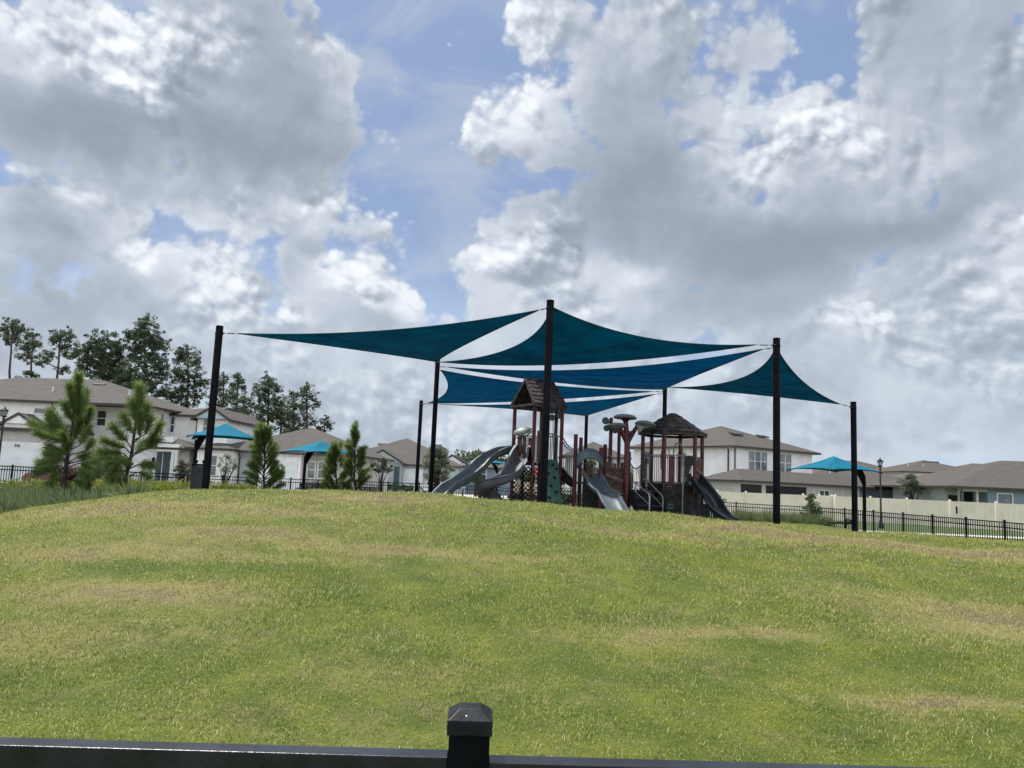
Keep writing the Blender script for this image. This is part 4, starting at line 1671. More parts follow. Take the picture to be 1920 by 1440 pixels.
# round green knot with pale marks, on the stump front
kc = W(1257.5, 949, 25.13)
kn = MB().lathe(kc, [(.001, -.05), (.15, -.05), (.17, -.02), (.17, .01), (.145, .02), (.135, -.005), (.001, -.005)], 24, axis=(-.05, -1, 0)).build('knot_emblem', mat('emblem_green', (.010, .030, .022), .5, .1, 5), st, smooth=True)
mb = MB()
for (dx, dz, w_, h_) in ((-.07, .045, .045, .055), (-.005, .05, .04, .06), (.05, .045, .018, .05), (-.075, -.05, .03, .03), (-.03, -.06, .035, .035), (.01, -.065, .03, .045), (.055, -.045, .04, .03)):
    mb.box(kc.x + dx - w_ / 2, kc.y - .014, kc.z + dz - h_ / 2, kc.x + dx + w_ / 2, kc.y - .004, kc.z + dz + h_ / 2)
mb.build('emblem_marks', mat('emblem_pale_green', (.16, .24, .17), .6, .1, 5), kn, bevel=.006)
# guards of the hex deck
def ed(k): return hexp(k), hexp(k + 1)
a, b = ed(3); balusters(a, b, zh, .92, 6)
a, b = ed(4); balusters(a, b, zh, .92, 9)
mid = a.lerp(b, .40)
MB().prism([(a.lerp(b, .14).x, a.lerp(b, .14).y - .03, zh - .04), (a.lerp(b, .34).x, a.lerp(b, .34).y - .03, zh - .04), (a.lerp(b, .34).x, a.lerp(b, .34).y - .03, zh + .86), (a.lerp(b, .22).x, a.lerp(b, .22).y - .03, zh + .92), (a.lerp(b, .14).x, a.lerp(b, .14).y - .03, zh + .88)], (0, -.03, 0)).build('bark_panel', maroon, PS)
a, b = ed(1); balusters(a, b, zh, .92, 8)
a, b = ed(2); balusters(a, b, zh, .92, 8)
a, b = ed(0)
balusters(a, b, zh, .92, 6)
# tunnel-arch panel and plank panel right of the pole
a, b = hexp(4), hexp(5)
def onab(t, z, off=-.02): p = a.lerp(b, t); return Vector((p.x, p.y + off, z))
mb = MB()
arch = [onab(.66, zh), onab(.66, zh + .88), onab(.80, zh + .93), onab(.97, zh + .88), onab(.97, zh + .62), onab(.86, zh + .60), onab(.82, zh + .40), onab(.82, zh)]
mb.prism(arch, (0, -.04, 0)); mb.build('bark_panel', deck_dark, PS)
c1, c2 = hexp(5), hexp(6)
plank_panel(c1.lerp(c2, .06), c1.lerp(c2, .94), zh - .02, zh + .84, 3, woodp)
# tall bent fireman pole
mb = MB()
pts = [W(1263, 905, 25.3), W(1263, 850, 25.3), W(1263.5, 839, 25.25), W(1268, 831.5, 25.2), W(1274, 831, 25.1), W(1279.5, 838, 25.0), W(1280.5, 850, 24.95), W(1280.5, 900, 24.95)]
e_ = W(1280, 905, 24.95)
pts.append(Vector((e_.x, e_.y, gz(e_.x, e_.y) - .1)))
mb.tube(pts, .024, 8)
mb.tube([W(1240, 880, 25.4), W(1240, 848, 25.4), W(1246, 836, 25.4), W(1252, 838, 25.4), W(1255, 850, 25.4), W(1255, 868, 25.4)], .016, 6)
mb.build('fire_pole', greymetal, PS, smooth=True)
mb = MB()
cc_ = W(1281, 898, 24.9)
mb.tube([cc_ + Vector((.09 * math.cos(t), 0, .09 * math.sin(t))) for t in [i * math.pi / 6 for i in range(13)]], .012, 6); mb.build('pole_ring', greymetal, PS, smooth=True)
# rails between tree and hex tower (curved dip)
balusters(xy(1182, 25.6), xy(1203, 25.7), W(1190, 925, 25.6).z, .98, 7, dip=.16, name='link_rail')
plank_panel(xy(1203, 25.55), xy(1214, 25.5), zh, zh + .86, 2, mat('grey_bark_panel', (.06, .06, .062), .7, .3, 9), diag=False, name='bark_panel')
# stairs with handrails
s0, s1 = W(1205, 912, 25.3), W(1232, 972, 23.9)
gz1 = gz(s1.x, s1.y)
mb = MB()
ST = 5
for k in range(ST):
    t = (k + .5) / ST
    c = s0.lerp(Vector((s1.x, s1.y, gz1)), t)
    mb.box(c.x - .42, c.y - .15, c.z - .06, c.x + .38, c.y + .15, c.z)
    mb.box(c.x - .42, c.y + .13, c.z - .30, c.x + .38, c.y + .16, c.z - .05)
for dx in (-.46, .39):
    mb.prism([(s0.x + dx, s0.y, s0.z + .05), (s1.x + dx, s1.y, gz1 + .2), (s1.x + dx, s1.y, gz1 - .05), (s0.x + dx, s0.y, s0.z - .42)], (.035, 0, 0))
mb.build('stairs', deck_dark, PS)
def hrail(p0, p1, dropz, m, foot=True):
    mb = MB()
    g_ = gz(p1.x, p1.y)
    mb.tube([p0 + Vector((-.10, .0, .0)), p0, p0.lerp(p1, .5), p1 + Vector((-.03, 0, .03)), p1 + Vector((0, 0, -.04)), Vector((p1.x, p1.y, g_ - .1))], .022, 8)
    mb.tube([p0 + Vector((0, 0, -dropz)), p1 + Vector((0, 0, -dropz))], .020, 8)
    mb.tube([p0 + Vector((0, 0, .0)), p0 + Vector((0, 0, -dropz))], .018, 8)
    return mb.build('handrail', m, PS, smooth=True)
hrail(W(1192, 905, 25.0), W(1218, 928, 24.1), .30, silver)
hrail(W(1212, 899, 25.2), W(1243, 931, 24.2), .30, greymetal)
# right slide
slide([W(1299, 905, 25.6), W(1306, 911, 25.4), W(1317, 923, 25.1), W(1331, 941, 24.7), W(1342, 961, 24.3), W(1356, 974, 24.0), W(1370, 979, 23.8), W(1384, 979.5, 23.6)],
      .50, .24, slide_dark, 'dark slide at the right end with a curled foot', hs=[.30, .26, .22, .20, .20, .18, .12, .05], ws=[.46, .5, .5, .5, .5, .5, .5, .5])
for px, py, Y_ in ((1326, 948, 24.95), (1318, 930, 25.1)):
    a = W(px, py, Y_); MB().tube([a, (a.x, a.y, gz(a.x, a.y) - .1)], .025, 8).build('slide_leg', deck_dark, PS, smooth=True)
a = W(1304, 918, 25.7)
mb = MB(); mb.box(a.x - .05, a.y, gz(a.x, a.y) - .1, a.x + .02, a.y + .5, a.z - .1); mb.box(a.x + .06, a.y + .02, gz(a.x, a.y) + .12, a.x + .5, a.y + .06, a.z - .45); mb.build('side_panel', deck_dark, PS)
mb = MB()
for k in range(6):
    q = W(1322 + k * 4, 953, 24.6); mb.box(q.x - .022, q.y, gz(q.x, q.y), q.x + .022, q.y + .02, q.z)
mb.build('small_panel', mat('teal_green_panel', (.02, .075, .065), .5, .1, 4), PS)


# ------------------------------------------------------------------ houses
class House:
    """local frame: x along the street front, y away from the viewer; turned by rz about (ox, oy)"""

    def __init__(s, name, label, ox, oy, rz=0.0, group=None, z0=None, roofm=None):
        s.o = Vector((ox, oy, 0))
        s.c, s.s = math.cos(rz), math.sin(rz)
        s.z0 = gz(ox, oy) if z0 is None else z0
        s.e = empty(name, (ox, oy, s.z0), label, 'house', group, rz)
        s.roofm = roofm or roof_a

    def T(s, x, y, z):
        return (s.o.x + x * s.c - y * s.s, s.o.y + x * s.s + y * s.c, z)

    def mesh(s, mb, name, m, parent=None, smooth=False):
        mb.v = [s.T(*p) for p in mb.v]
        return mb.build(name, m, parent or s.e, smooth=smooth)

    def wall(s, x0, x1, y0, y1, ze, m, z0=None, name='wall'):
        return s.mesh(MB().box(x0, y0, (s.z0 - .4) if z0 is None else z0, x1, y1, ze), name, m)

    def roof(s, x0, x1, y0, y1, ze, pitch=.42, ov=.45, ends='hh', axis='x', m=None, gable_m=None, th=.16, name='roof'):
        """hip ('h') or gable ('g') at each end of the ridge"""
        X0, X1, Y0, Y1 = x0 - ov, x1 + ov, y0 - ov, y1 + ov
        if axis == 'y':
            fl = lambda a, b, z: (b, a, z)
            A0, A1, B0, B1 = Y0, Y1, X0, X1
        else:
            fl = lambda a, b, z: (a, b, z)
            A0, A1, B0, B1 = X0, X1, Y0, Y1
        half = (B1 - B0) / 2
        zr = ze + pitch * half
        bm = (B0 + B1) / 2
        r0 = A0 + (half if ends[0] == 'h' else 0)
        r1 = A1 - (half if ends[1] == 'h' else 0)
        if r0 > r1:
            r0 = r1 = (A0 + A1) / 2
            zr = ze + pitch * (A1 - A0) / 2
        lo = [fl(A0, B0, ze), fl(A1, B0, ze), fl(A1, B1, ze), fl(A0, B1, ze)]
        rg = [fl(r0, bm, zr), fl(r1, bm, zr)]
        mb = MB()
        vs = lo + rg
        fc = [(0, 1, 5, 4), (2, 3, 4, 5), (3, 2, 1, 0)]
        if ends[1] == 'h' or not gable_m: fc.append((1, 2, 5))
        if ends[0] == 'h' or not gable_m: fc.append((3, 0, 4))
        mb.add(vs, fc)
        s.roofs = getattr(s, 'roofs', [])
        s.roofs.append((X0, X1, Y0, Y1, ze, pitch, zr, ends, axis))
        rf = s.mesh(mb, name, m or s.roofm)
        mb = MB()   # fascia and gutter round the eaves
        t = .05
        for i in range(4):
            a, b = Vector(lo[i]), Vector(lo[(i + 1) % 4])
            gab = (i == 1 and ends[1] == 'g') or (i == 3 and ends[0] == 'g')
            if axis == 'y':
                gab = (i == 1 and ends[1] == 'g') or (i == 3 and ends[0] == 'g')
            if gab:
                r_ = Vector(rg[1] if i == 1 else rg[0])
                mb.beam(a + Vector((0, 0, -.06)), r_ + Vector((0, 0, -.06)), .07, th)
                mb.beam(r_ + Vector((0, 0, -.06)), b + Vector((0, 0, -.06)), .07, th)
            else:
                mb.beam(a + Vector((0, 0, -th / 2 - .004)), b + Vector((0, 0, -th / 2 - .004)), .09, th)
        s.mesh(mb, 'fascia', fascia, rf)
        if gable_m:
            for i, r_ in ((0, rg[0]), (1, rg[1])):
                if ends[i] == 'g':
                    a = Vector(lo[3] if i == 0 else lo[1])
                    b = Vector(lo[0] if i == 0 else lo[2])
                    r_ = Vector(r_)
                    c = (a + b) / 2
                    inn = Vector(rg[1 - i]) - r_
                    inn.z = 0
                    inn.normalize()
                    k = .96
                    P = [a.lerp(c, 1 - k), b.lerp(c, 1 - k), Vector((r_.x, r_.y, c.z + (r_.z - c.z) * k))]
                    s.mesh(MB().prism([p + inn * .06 for p in P], inn * .05), 'gable', gable_m)
        return rf, zr

    def window(s, x, y, z, w, h, side='f', n=1, pane=None, frame=None, rail=True, name='window'):
        """side f: faces the viewer (-y), r/l: faces +x / -x; x,y is the window centre on the wall plane"""
        frame = frame or trim_w
        pane = pane or glass_m
        mb, pb = MB(), MB()
        t = .09

        def q(u, dz, out):
            if side == 'f': return (x + u, y - out, z + dz)
            return (x + out, y + u, z + dz) if side == 'r' else (x - out, y + u, z + dz)

        def bar(b, u0, z0_, u1, z1_, o0, o1):
            P = [q(u0, z0_, o0), q(u1, z0_, o0), q(u1, z1_, o0), q(u0, z1_, o0), q(u0, z0_, o1), q(u1, z0_, o1), q(u1, z1_, o1), q(u0, z1_, o1)]
            b.add(P, [(0, 3, 2, 1), (4, 5, 6, 7), (0, 1, 5, 4), (1, 2, 6, 5), (2, 3, 7, 6), (3, 0, 4, 7)])
        bar(mb, -w / 2 - t, -h / 2 - t, w / 2 + t, -h / 2, .003, .07)
        bar(mb, -w / 2 - t, h / 2, w / 2 + t, h / 2 + t, .003, .07)
        bar(mb, -w / 2 - t, -h / 2, -w / 2, h / 2, .003, .07)
        bar(mb, w / 2, -h / 2, w / 2 + t, h / 2, .003, .07)
        for i in range(n):
            u0, u1 = -w / 2 + w * i / n, -w / 2 + w * (i + 1) / n
            if i:
                bar(mb, u0 - .05, -h / 2, u0 + .05, h / 2, .004, .068)
            if rail:
                bar(mb, u0 + .052 * (i > 0), -.03, u1 - .052 * (i < n - 1), .03, .004, .05)
        f = s.mesh(mb, name, frame)
        bar(pb, -w / 2 - .01, -h / 2 - .01, w / 2 + .01, h / 2 + .01, .002, .025)
        s.mesh(pb, 'pane', pane, f)
        return f

    def board(s, x0, y0, z0, x1, y1, z1, name, m, parent=None):
        return s.mesh(MB().box(x0, y0, z0, x1, y1, z1), name, m, parent)

    def downspout(s, x, y, z1, z0=None, m=None):
        mb = MB()
        z0 = s.z0 - .1 if z0 is None else z0
        mb.tube([(x - .0, y - .5, z1), (x, y - .45, z1 - .1), (x, y - .08, z1 - .45), (x, y - .08, z0)], .045, 6)
        return s.mesh(mb, 'downspout', m or fascia)

    def vent(s, x, y, z=None, w=.9, d=.3, kind='dark'):
        mb = MB()
        best = -9
        for (X0, X1, Y0, Y1, ze_, pt, zr_, en, ax) in s.roofs:
            if X0 < x < X1 and Y0 < y < Y1:
                h_ = min(y - Y0, Y1 - y) if ax == 'x' else min(x - X0, X1 - x)
                if ax == 'x':
                    if en[0] == 'h': h_ = min(h_, x - X0)
                    if en[1] == 'h': h_ = min(h_, X1 - x)
                best = max(best, min(ze_ + pt * h_, zr_))
        if best < -5:
            return
        z = best
        if kind == 'dark':
            mb.add([(x - w / 2, y - d / 2, z - d * .2 - .02), (x + w / 2, y - d / 2, z - d * .2 - .02), (x + w / 2, y + d / 2, z + d * .2 - .02), (x - w / 2, y + d / 2, z + d * .2 - .02),
                    (x - w / 2, y - d / 2, z - d * .2 + .10), (x + w / 2, y - d / 2, z - d * .2 + .10), (x + w / 2, y + d / 2, z + d * .2 + .07), (x - w / 2, y + d / 2, z + d * .2 + .07)],
                   [(0, 3, 2, 1), (4, 5, 6, 7), (0, 1, 5, 4), (1, 2, 6, 5), (2, 3, 7, 6), (3, 0, 4, 7)])
            s.mesh(mb, 'roof_vent', fascia)
        else:
            mb.lathe((x, y, z - .1), [(.06, 0), (.06, .35), (.10, .36), (.10, .42)], 8)
            s.mesh(mb, 'vent_pipe', trim_w)


def garage(h, x0, x1, y, z1):
    f = h.mesh(MB().box(x0, y - .05, h.z0 - .1, x1, y - .012, z1), 'garage_door', garage_m)
    h.mesh(MB().box(x0 - .12, y - .07, h.z0 - .1, x0 - .003, y - .01, z1 + .12).box(x1 + .003, y - .07, h.z0 - .1, x1 + .12, y - .01, z1 + .12).box(x0 - .003, y - .07, z1 + .003, x1 + .003, y - .01, z1 + .12), 'door_trim', trim_w, f)
    return f


# --- white two-storey house on the left
Y1_ = 53.5
ox = SX(112, Y1_, 3)
H = House('two_storey_house', 'white two-storey house with brick-faced garage behind the left pines', ox, Y1_, R(-1.5), 'houses around the park')
ze = W(80, 755, Y1_).z + .12
def lx(px, dy=0.0): return SX(px, Y1_ + dy, 3) - ox
H.wall(-14, 0, 0, 14, ze, white_s)
H.wall(.003, lx(300, 3.2), 3.2, 13.9, ze + .02, white_s)
H.wall(lx(300, 3.2) - .2, lx(364, 4.6), 4.6, 13.5, ze - .28, white_s)
H.roof(-14, lx(300, 3.2), 0, 13, ze, pitch=.33, ov=.5, ends='hh')
H.roof(lx(255, 4), lx(366, 4.6) + .2, 4.6, 12.5, ze - .25, pitch=.22, ov=.45, ends='hg', gable_m=white_bb)
# front gable bay at the right end, with two windows
gx0, gx1 = lx(366, 3.6), lx(424, 3.6)
H.wall(gx0, gx1, 3.6, 11, ze - .55, white_s)
H.roof(gx0, gx1, 3.4, 11, ze - .55, pitch=.62, ov=.30, ends='gg', axis='y', gable_m=mat('pale_blue_gable', (.40, .50, .53), .7, .05, 2))
H.window(lx(388, 3.6), 3.6, W(388, 799, 57).z, .78, 1.25, pane=glass_l)
H.window(lx(66) + .2, 0, W(66, 770, Y1_).z, .95, .32, rail=False)
H.window(lx(-8), 0, W(0, 774, Y1_).z, .8, .5, rail=False)
H.window(lx(184, 3.2), 3.2, W(184, 784, 56.7).z, .62, 1.05)
H.window(lx(224, 3.2), 3.2, W(224, 788, 56.7).z, .62, 1.05, pane=glass_l)
H.window(lx(315, 4.6), 4.6, W(315, 796, 58).z, .55, 1.1)
for px, dy in ((112, -.03), (299, 3.17), (364.5, 4.57)):
    H.board(lx(px, dy) - .07, dy - .03, H.z0, lx(px, dy) + .07, dy + .02, ze - .35, 'corner_board', trim_w if px < 200 else trim_g)
# garage block, brick face, low roofs
gz_ = W(60, 838, Y1_ - 1.2).z
yb = -1.2
H.wall(-13.5, lx(118, yb), yb, -.004, W(60, 806, Y1_ - 1.2).z, stone_m)
garage(H, lx(-70, yb), lx(84, yb), yb, W(40, 841, Y1_ - 1.2).z)
H.board(-12, yb - .06, W(40, 839, 52.3).z, lx(118, yb), yb - .004, W(40, 829, 52.3).z, 'lintel_board', trim_w)
H.roof(-13.5, lx(118, yb), yb, 1.4, W(60, 805, 52.3).z, pitch=.28, ov=.40, ends='gg')
gm = W(36, 790, 52.0)
H.roof(lx(4, yb), lx(66, yb), yb - .2, 2.0, gm.z - .15, pitch=.60, ov=.12, ends='gg', axis='y', gable_m=white_bb)
H.board(lx(4, yb), yb - .12, W(36, 806, 52).z, lx(66, yb), yb + 1.0, gm.z - .16, 'gable_base', white_bb)
# house number, small dark numerals
def numeral(txt, loc, size, m, parent, name, rot=(R(90), 0, 0)):
    cu = bpy.data.curves.new(name, 'FONT')
    cu.body = txt
    cu.size = size
    cu.extrude = .008
    cu.align_x = 'CENTER'
    cu.align_y = 'CENTER'
    cu.materials.append(m)
    tmp = bpy.data.objects.new(name + '_text', cu)
    COL.objects.link(tmp)
    bpy.context.view_layer.update()
    me = bpy.data.meshes.new_from_object(tmp.evaluated_get(bpy.context.evaluated_depsgraph_get()))
    bpy.data.objects.remove(tmp)
    o = bpy.data.objects.new(name, me)
    COL.objects.link(o)
    o.location = loc
    o.rotation_euler = rot
    if parent is not None:
        o.parent = parent
        o.matrix_parent_inverse = world_of(parent).inverted()
    return o
pn = Vector(H.T(lx(35, yb), yb - .09, W(35, 836, 52.2).z))
numeral('330', pn, .27, black_paint, H.e, 'house_number')
# lower floor right: entry, porch roof and door
ye = 2.4
zp = W(320, 838, 55.8).z
H.wall(lx(240, ye), lx(324, ye), ye, 3.19, W(300, 818, 55.9).z, white_w)
H.board(lx(297, ye), ye - .06, H.z0, lx(322, ye), ye - .01, W(310, 848, 55.8).z, 'front_door', door_teal)
H.board(lx(308.5, ye) - .02, ye - .09, H.z0, lx(308.5, ye) + .03, ye - .06, W(310, 849, 55.8).z, 'door_post', trim_w)
for px in (327, 333):
    H.board(lx(px, ye - .9) - .09, ye - .9, H.z0 - .1, lx(px, ye - .9) + .09, ye - .72, W(330, 846, 55).z, 'porch_column', trim_w)
H.board(lx(296, ye - .9), ye - .9, W(310, 846, 55).z + .004, lx(337, ye - .9), ye - .5, W(310, 832, 55).z, 'porch_beam', white_w)
H.wall(lx(334, ye), lx(366, 3), ye - .2, 4.4, W(350, 842, 55.8).z, tan_w)
H.roof(lx(300, ye), lx(362, ye), ye - .6, 4.6, W(340, 840, 55.4).z, pitch=.42, ov=.3, ends='gh', gable_m=white_w)
# lamp by the door
mb = MB(); c = (lx(292, ye), ye - .12, W(292, 862, 55.8).z); mb.lathe(c, [(.03, -.2), (.09, -.12), (.10, .1), (.03, .18)], 8); H.mesh(mb, 'wall_lantern', black_paint)
# single storey wing under the blue umbrella
yw = 1.6
H.wall(lx(366, yw), lx(430, yw), yw, 9, W(400, 843, 55).z, white_w)
H.roof(lx(364, yw), lx(428, yw), yw, 7, W(400, 840, 55).z, pitch=.34, ov=.4, ends='hh')
H.window(lx(404, yw), yw, W(404, 873, 55).z, .52, 1.35)
H.vent(lx(100), 4.9, ze + 1.75)
for px in (50, 90): H.vent(lx(px), 2.2, ze + .95, kind='pipe')
H.vent(lx(230, 2), 2.2, ze + .95, kind='pipe')
H.vent(lx(322, 5), 7.5, ze + .70, kind='pipe'); H.vent(lx(352, 5), 7.5, ze + .70, kind='pipe')
H.downspout(lx(95), .0, ze)

# --- low house behind the two left umbrellas
Y2_ = 57.0
ox = SX(430, Y2_, 3)
H = House('single_storey_house', 'grey and white single-storey house behind the slatted bench', ox, Y2_, R(-3), 'houses around the park')
ze = W(520, 850, Y2_).z + .1
H.wall(0, lx(486, 4) - lx(430) if False else SX(486, Y2_, 3) - ox, 0, 12, ze, grey_w)
xa, xb = SX(486, Y2_, 3) - ox, SX(572, Y2_, 3) - ox
xc = SX(668, Y2_, 3) - ox
H.wall(xa + .003, xb, -.5, 12.1, ze, white_w)
H.wall(xb + .003, xc, .35, 12.2, ze, tan_w)
H.roof(-.8, xc, -.5, 12, ze, pitch=.40, ov=.45, ends='hh')
garage(H, SX(530, Y2_, 3) - ox, xb - .35, -.5, W(550, 872, Y2_).z)
H.board(SX(541, Y2_, 3) - ox, -.56, W(550, 867, Y2_).z, xb - .2, -.503, W(550, 857, Y2_).z, 'panel_board', white_bb)
H.window(SX(586, Y2_, 3) - ox, .35, W(586, 881, Y2_).z, .5, 1.15)
H.window(SX(606, Y2_, 3) - ox, .35, W(606, 881, Y2_).z, .5, 1.15)
H.downspout(SX(452, Y2_, 3) - ox, 0, ze)
H.downspout(SX(576, Y2_, 3) - ox, .3, ze, m=trim_w)

# --- grey-green house with the tall hip roof
Y3_ = 78.0
ox = SX(640, Y3_, 3)
H = House('hip_roof_house', 'grey-green house with a tall brown hip roof and small front gable', ox, Y3_, 0, 'houses around the park', z0=.0)
ze = W(780, 871, Y3_).z
def hx_(px, Y=Y3_): return SX(px, Y, 3) - ox
H.wall(0, hx_(862), 0, 16, ze, green_w)
H.roof(0 - 1.2, hx_(862), 0, 17, ze, pitch=.43, ov=.45, ends='hh')
H.wall(hx_(690), hx_(757), -2.0, -.003, ze + .05, green_w)
H.roof(hx_(690), hx_(757), -2.0, 4, ze + .05, pitch=.58, ov=.35, ends='gg', axis='y', gable_m=green_w)
H.board(hx_(640), -.10, W(665, 862, Y3_).z - .15, hx_(688), -.005, W(665, 862, Y3_).z, 'trim_band', trim_w)
H.window(hx_(722), -2.0, W(722, 892, Y3_ - 2).z, 1.1, 1.3)
H.board(hx_(745.5), -2.07, 0, hx_(755.5), -2.0 - .004, W(750, 875, 76).z, 'front_door', door_teal)
garage(H, hx_(760), hx_(792), 0, W(776, 881, Y3_).z)
H.vent(hx_(700), 5.9, ze + 2.4, 1.3, .5)

# --- neighbour with a front gable, partly behind the feathery tree
Y4_ = 82.0
ox = SX(836, Y4_, 3)
H = House('gabled_garage_house', 'low house whose white gabled garage stands behind the feathery tree and long slide', ox, Y4_, 0, 'houses around the park', z0=.0)
ze = W(900, 874, Y4_).z
def hx_(px, Y=Y4_): return SX(px, Y, 3) - ox
H.wall(hx_(872), hx_(962), 1.0, 12, ze - .1, blue_w)
H.wall(0, hx_(874), -2, 11.9, ze, white_w)
H.roof(hx_(852), hx_(962), 1.0, 12, ze - .08, pitch=.36, ov=.4, ends='hh')
H.roof(0 - .6, hx_(876), -2, 9, ze, pitch=.55, ov=.4, ends='gg', axis='y', gable_m=white_w)
garage(H, hx_(838), hx_(868), -2, W(850, 884, 80).z)
H.window(hx_(905), 1.0, W(905, 889, 83).z, .7, 1.2)

# --- big white two-storey house right of centre, seen on its corner
Y6_ = 66.0
A6 = R(35)
ox = SX(1378, Y6_, 3)
H = House('two_storey_house', 'white-sided two-storey house behind the right end of the playground', ox, Y6_, A6, 'houses around the park', z0=-.36)
H.roofm = roof_b
ze = W(1378, 838, Y6_).z + .1
def on_face(px, left, z=3.0, off=0.0):
    """distance from the corner along the right (or left) face where column px meets it"""
    best, bt = 1e9, 0
    for t in np.arange(0, 22, .02):
        q = Vector(H.T(0 if left else t, t if left else off, z))
        d_ = q - EYE
        e_ = abs(960 + F * d_.dot(CR) / d_.dot(CW) - px)
        if e_ < best: best, bt = e_, t
    return float(bt)
xr, yl = on_face(1523, False, 4), on_face(1188, True, 4)
H.wall(0, xr, 0, yl, ze, white_s)
H.roof(0, xr, 0, yl, ze, pitch=.38, ov=.55, ends='hh')
H.board(-.03, -.03, H.z0, .10, .10, ze - .1, 'corner_board', trim_g)
t_ = on_face(1366, True)
H.board(-.10, t_ - .05, H.z0, -.01, t_ + .05, ze - .25, 'downspout', fascia)
H.board(-.025, .11, 1.9, -.004, yl, 2.0, 'belt_board', trim_g)
H.board(-.02, .11, H.z0, -.006, yl, 1.895, 'lower_wall', white_w)
def win_on_right(pa, pb, yy, hh, n):
    a_, b_ = on_face(pa, False, 4), on_face(pb, False, 4)
    q = Vector(H.T((a_ + b_) / 2, 0, 0))
    H.window((a_ + b_) / 2, 0, W((pa + pb) / 2, yy, q.y).z, b_ - a_ - .15, hh, n=n, pane=glass_l)
win_on_right(1402, 1438, 865, 1.65, 3)
win_on_right(1459, 1483, 868, 1.60, 2)
for px, yy in ((1213, 858), (1279, 862)):
    t_ = on_face(px, True, 4)
    q = Vector(H.T(0, t_, 0))
    H.window(0, t_, W(px, yy, q.y).z, 1.0, 1.2, side='l')
# low lanai wing with dark screens
zl = W(1400, 901, 62).z
H.wall(-4.3, 12.2, -4.0, -.004, zl, tan_w)
H.roof(-4.3, 13.5, -4.0, -.45, zl, pitch=.42, ov=.45, ends='hh')
def lan(pa, pb, z0_, z1_, name, m):
    ts = []
    for px in (pa, pb):
        best, bt = 1e9, 0
        for t in np.arange(-4.3, 14, .02):
            d_ = Vector(H.T(t, -4.0, 2.0)) - EYE
            e_ = abs(960 + F * d_.dot(CR) / d_.dot(CW) - px)
            if e_ < best: best, bt = e_, t
        ts.append(float(bt))
    if name == 'window':
        return H.window(sum(ts) / 2, -4.0, (z0_ + z1_) / 2, ts[1] - ts[0], z1_ - z0_, n=2, rail=False, pane=mat('green_glass', (.06, .10, .085), .15, .2, 1))
    return H.board(ts[0], -4.06, z0_, ts[1], -4.004, z1_, name, m)
lan(1388, 1427, zl - 1.25, zl - .30, 'porch_screen', screen_m)
lan(1436, 1511, zl - 1.30, zl - .32, 'porch_screen', screen_m)
lan(1536, 1553, zl - 1.35, zl - .55, 'window', None)
H.vent(xr * .35, 3.0, w=1.5, d=.5)
H.vent(xr * .72, 3.2, w=1.4, d=.5)
H.vent(2.0, yl * .8, kind='pipe')

# --- two-storey grey roof far behind the bridge
Y5_ = 108.0
ox = SX(1070, Y5_, 3)
H = House('distant_house', 'distant brown-roofed house seen between the playground posts', ox, Y5_, 0, 'houses around the park', z0=-.1)
zt_ = W(1160, 858, Y5_).z
H.wall(0, SX(1176, Y5_, 3) - ox, 0, 10, zt_, grey_w)
H.roof(-.8, SX(1176, Y5_, 3) - ox, 0, 9, zt_, pitch=.48, ov=.5, ends='hh')

# --- row of blue-grey houses behind the vinyl fence
Y7_ = 76.0
ox = SX(1560, Y7_, 3)
H = House('blue_grey_house', 'long blue-grey house with broad brown roof behind the lamp post', ox, Y7_, R(-5), 'houses around the park', z0=-.36)
H.roofm = roof_b
zs = W(1690, 917, 74.5).z
xw = SX(1790, 73, 3) - ox
H.wall(-1.5, xw, 0, 15, zs, blue_w)
H.roof(-3.5, xw, 0, 15, zs, pitch=.37, ov=.5, ends='hh')
H.window(SX(1586, 75, 3) - ox, 0, zs - .75, 1.5, .25, rail=False, pane=glass_l)
H.board(SX(1748, 73.5, 3) - ox, -.06, zs - 1.5, SX(1768, 73.5, 3) - ox, -.004, zs - .42, 'porch_screen', screen_m)
H.window(SX(1776, 73.5, 3) - ox, 0, zs - .9, .5, 1.1, rail=False, pane=mat('green_glass', (0, 0, 0)))
for px, f in ((1553, .45), (1588, .35), (1556, .2)): H.vent(SX(px, 79, 3) - ox, 15 * f * .5, zs + .37 * (15 * f * .5 + .4), kind='pipe')
H.vent(SX(1667, 81, 3) - ox, 5.6, zs + 2.25, 1.3, .4)
H.vent(SX(1728, 78, 3) - ox, 4.0, zs + 1.6, 1.2, .3)

Y8_ = 104.0
ox = SX(1700, Y8_, 3)
H = House('distant_house', 'two-storey house with pale upper wall rising behind the long blue-grey house', ox, Y8_, R(-3), 'houses around the park', z0=-.4)
H.roofm = roof_b
zs = W(1760, 886, Y8_).z
H.wall(0, SX(1855, 103, 3) - ox, 0, 11, zs, white_w)
H.roof(-.6, SX(1855, 103, 3) - ox, 0, 11, zs, pitch=.30, ov=.6, ends='hh')
H.window(SX(1812, 103, 3) - ox, 0, zs - 1.0, .6, 1.0, rail=False)
H.vent(SX(1752, 107, 3) - ox, 4.5, zs + 1.55, 2.2, .4); H.vent(SX(1790, 107, 3) - ox, 4.2, zs + 1.45, 2.0, .4)
for px in (1702, 1729): H.vent(SX(px, 106, 3) - ox, 2.0, zs + .7, kind='pipe')
Y8_ = 118.0
ox = SX(1530, Y8_, 3)
H = House('distant_house', 'farthest brown roof peeping over the umbrella and the long house', ox, Y8_, 0, 'houses around the park', z0=-.4)
H.roofm = roof_b
zs = W(1600, 872, Y8_).z - .8
H.wall(0, SX(1690, Y8_, 3) - ox, 0, 9, zs, white_w)
H.roof(0, SX(1690, Y8_, 3) - ox, 0, 9, zs, pitch=.33, ov=.5, ends='hh')
ox = SX(1800, Y8_, 3)
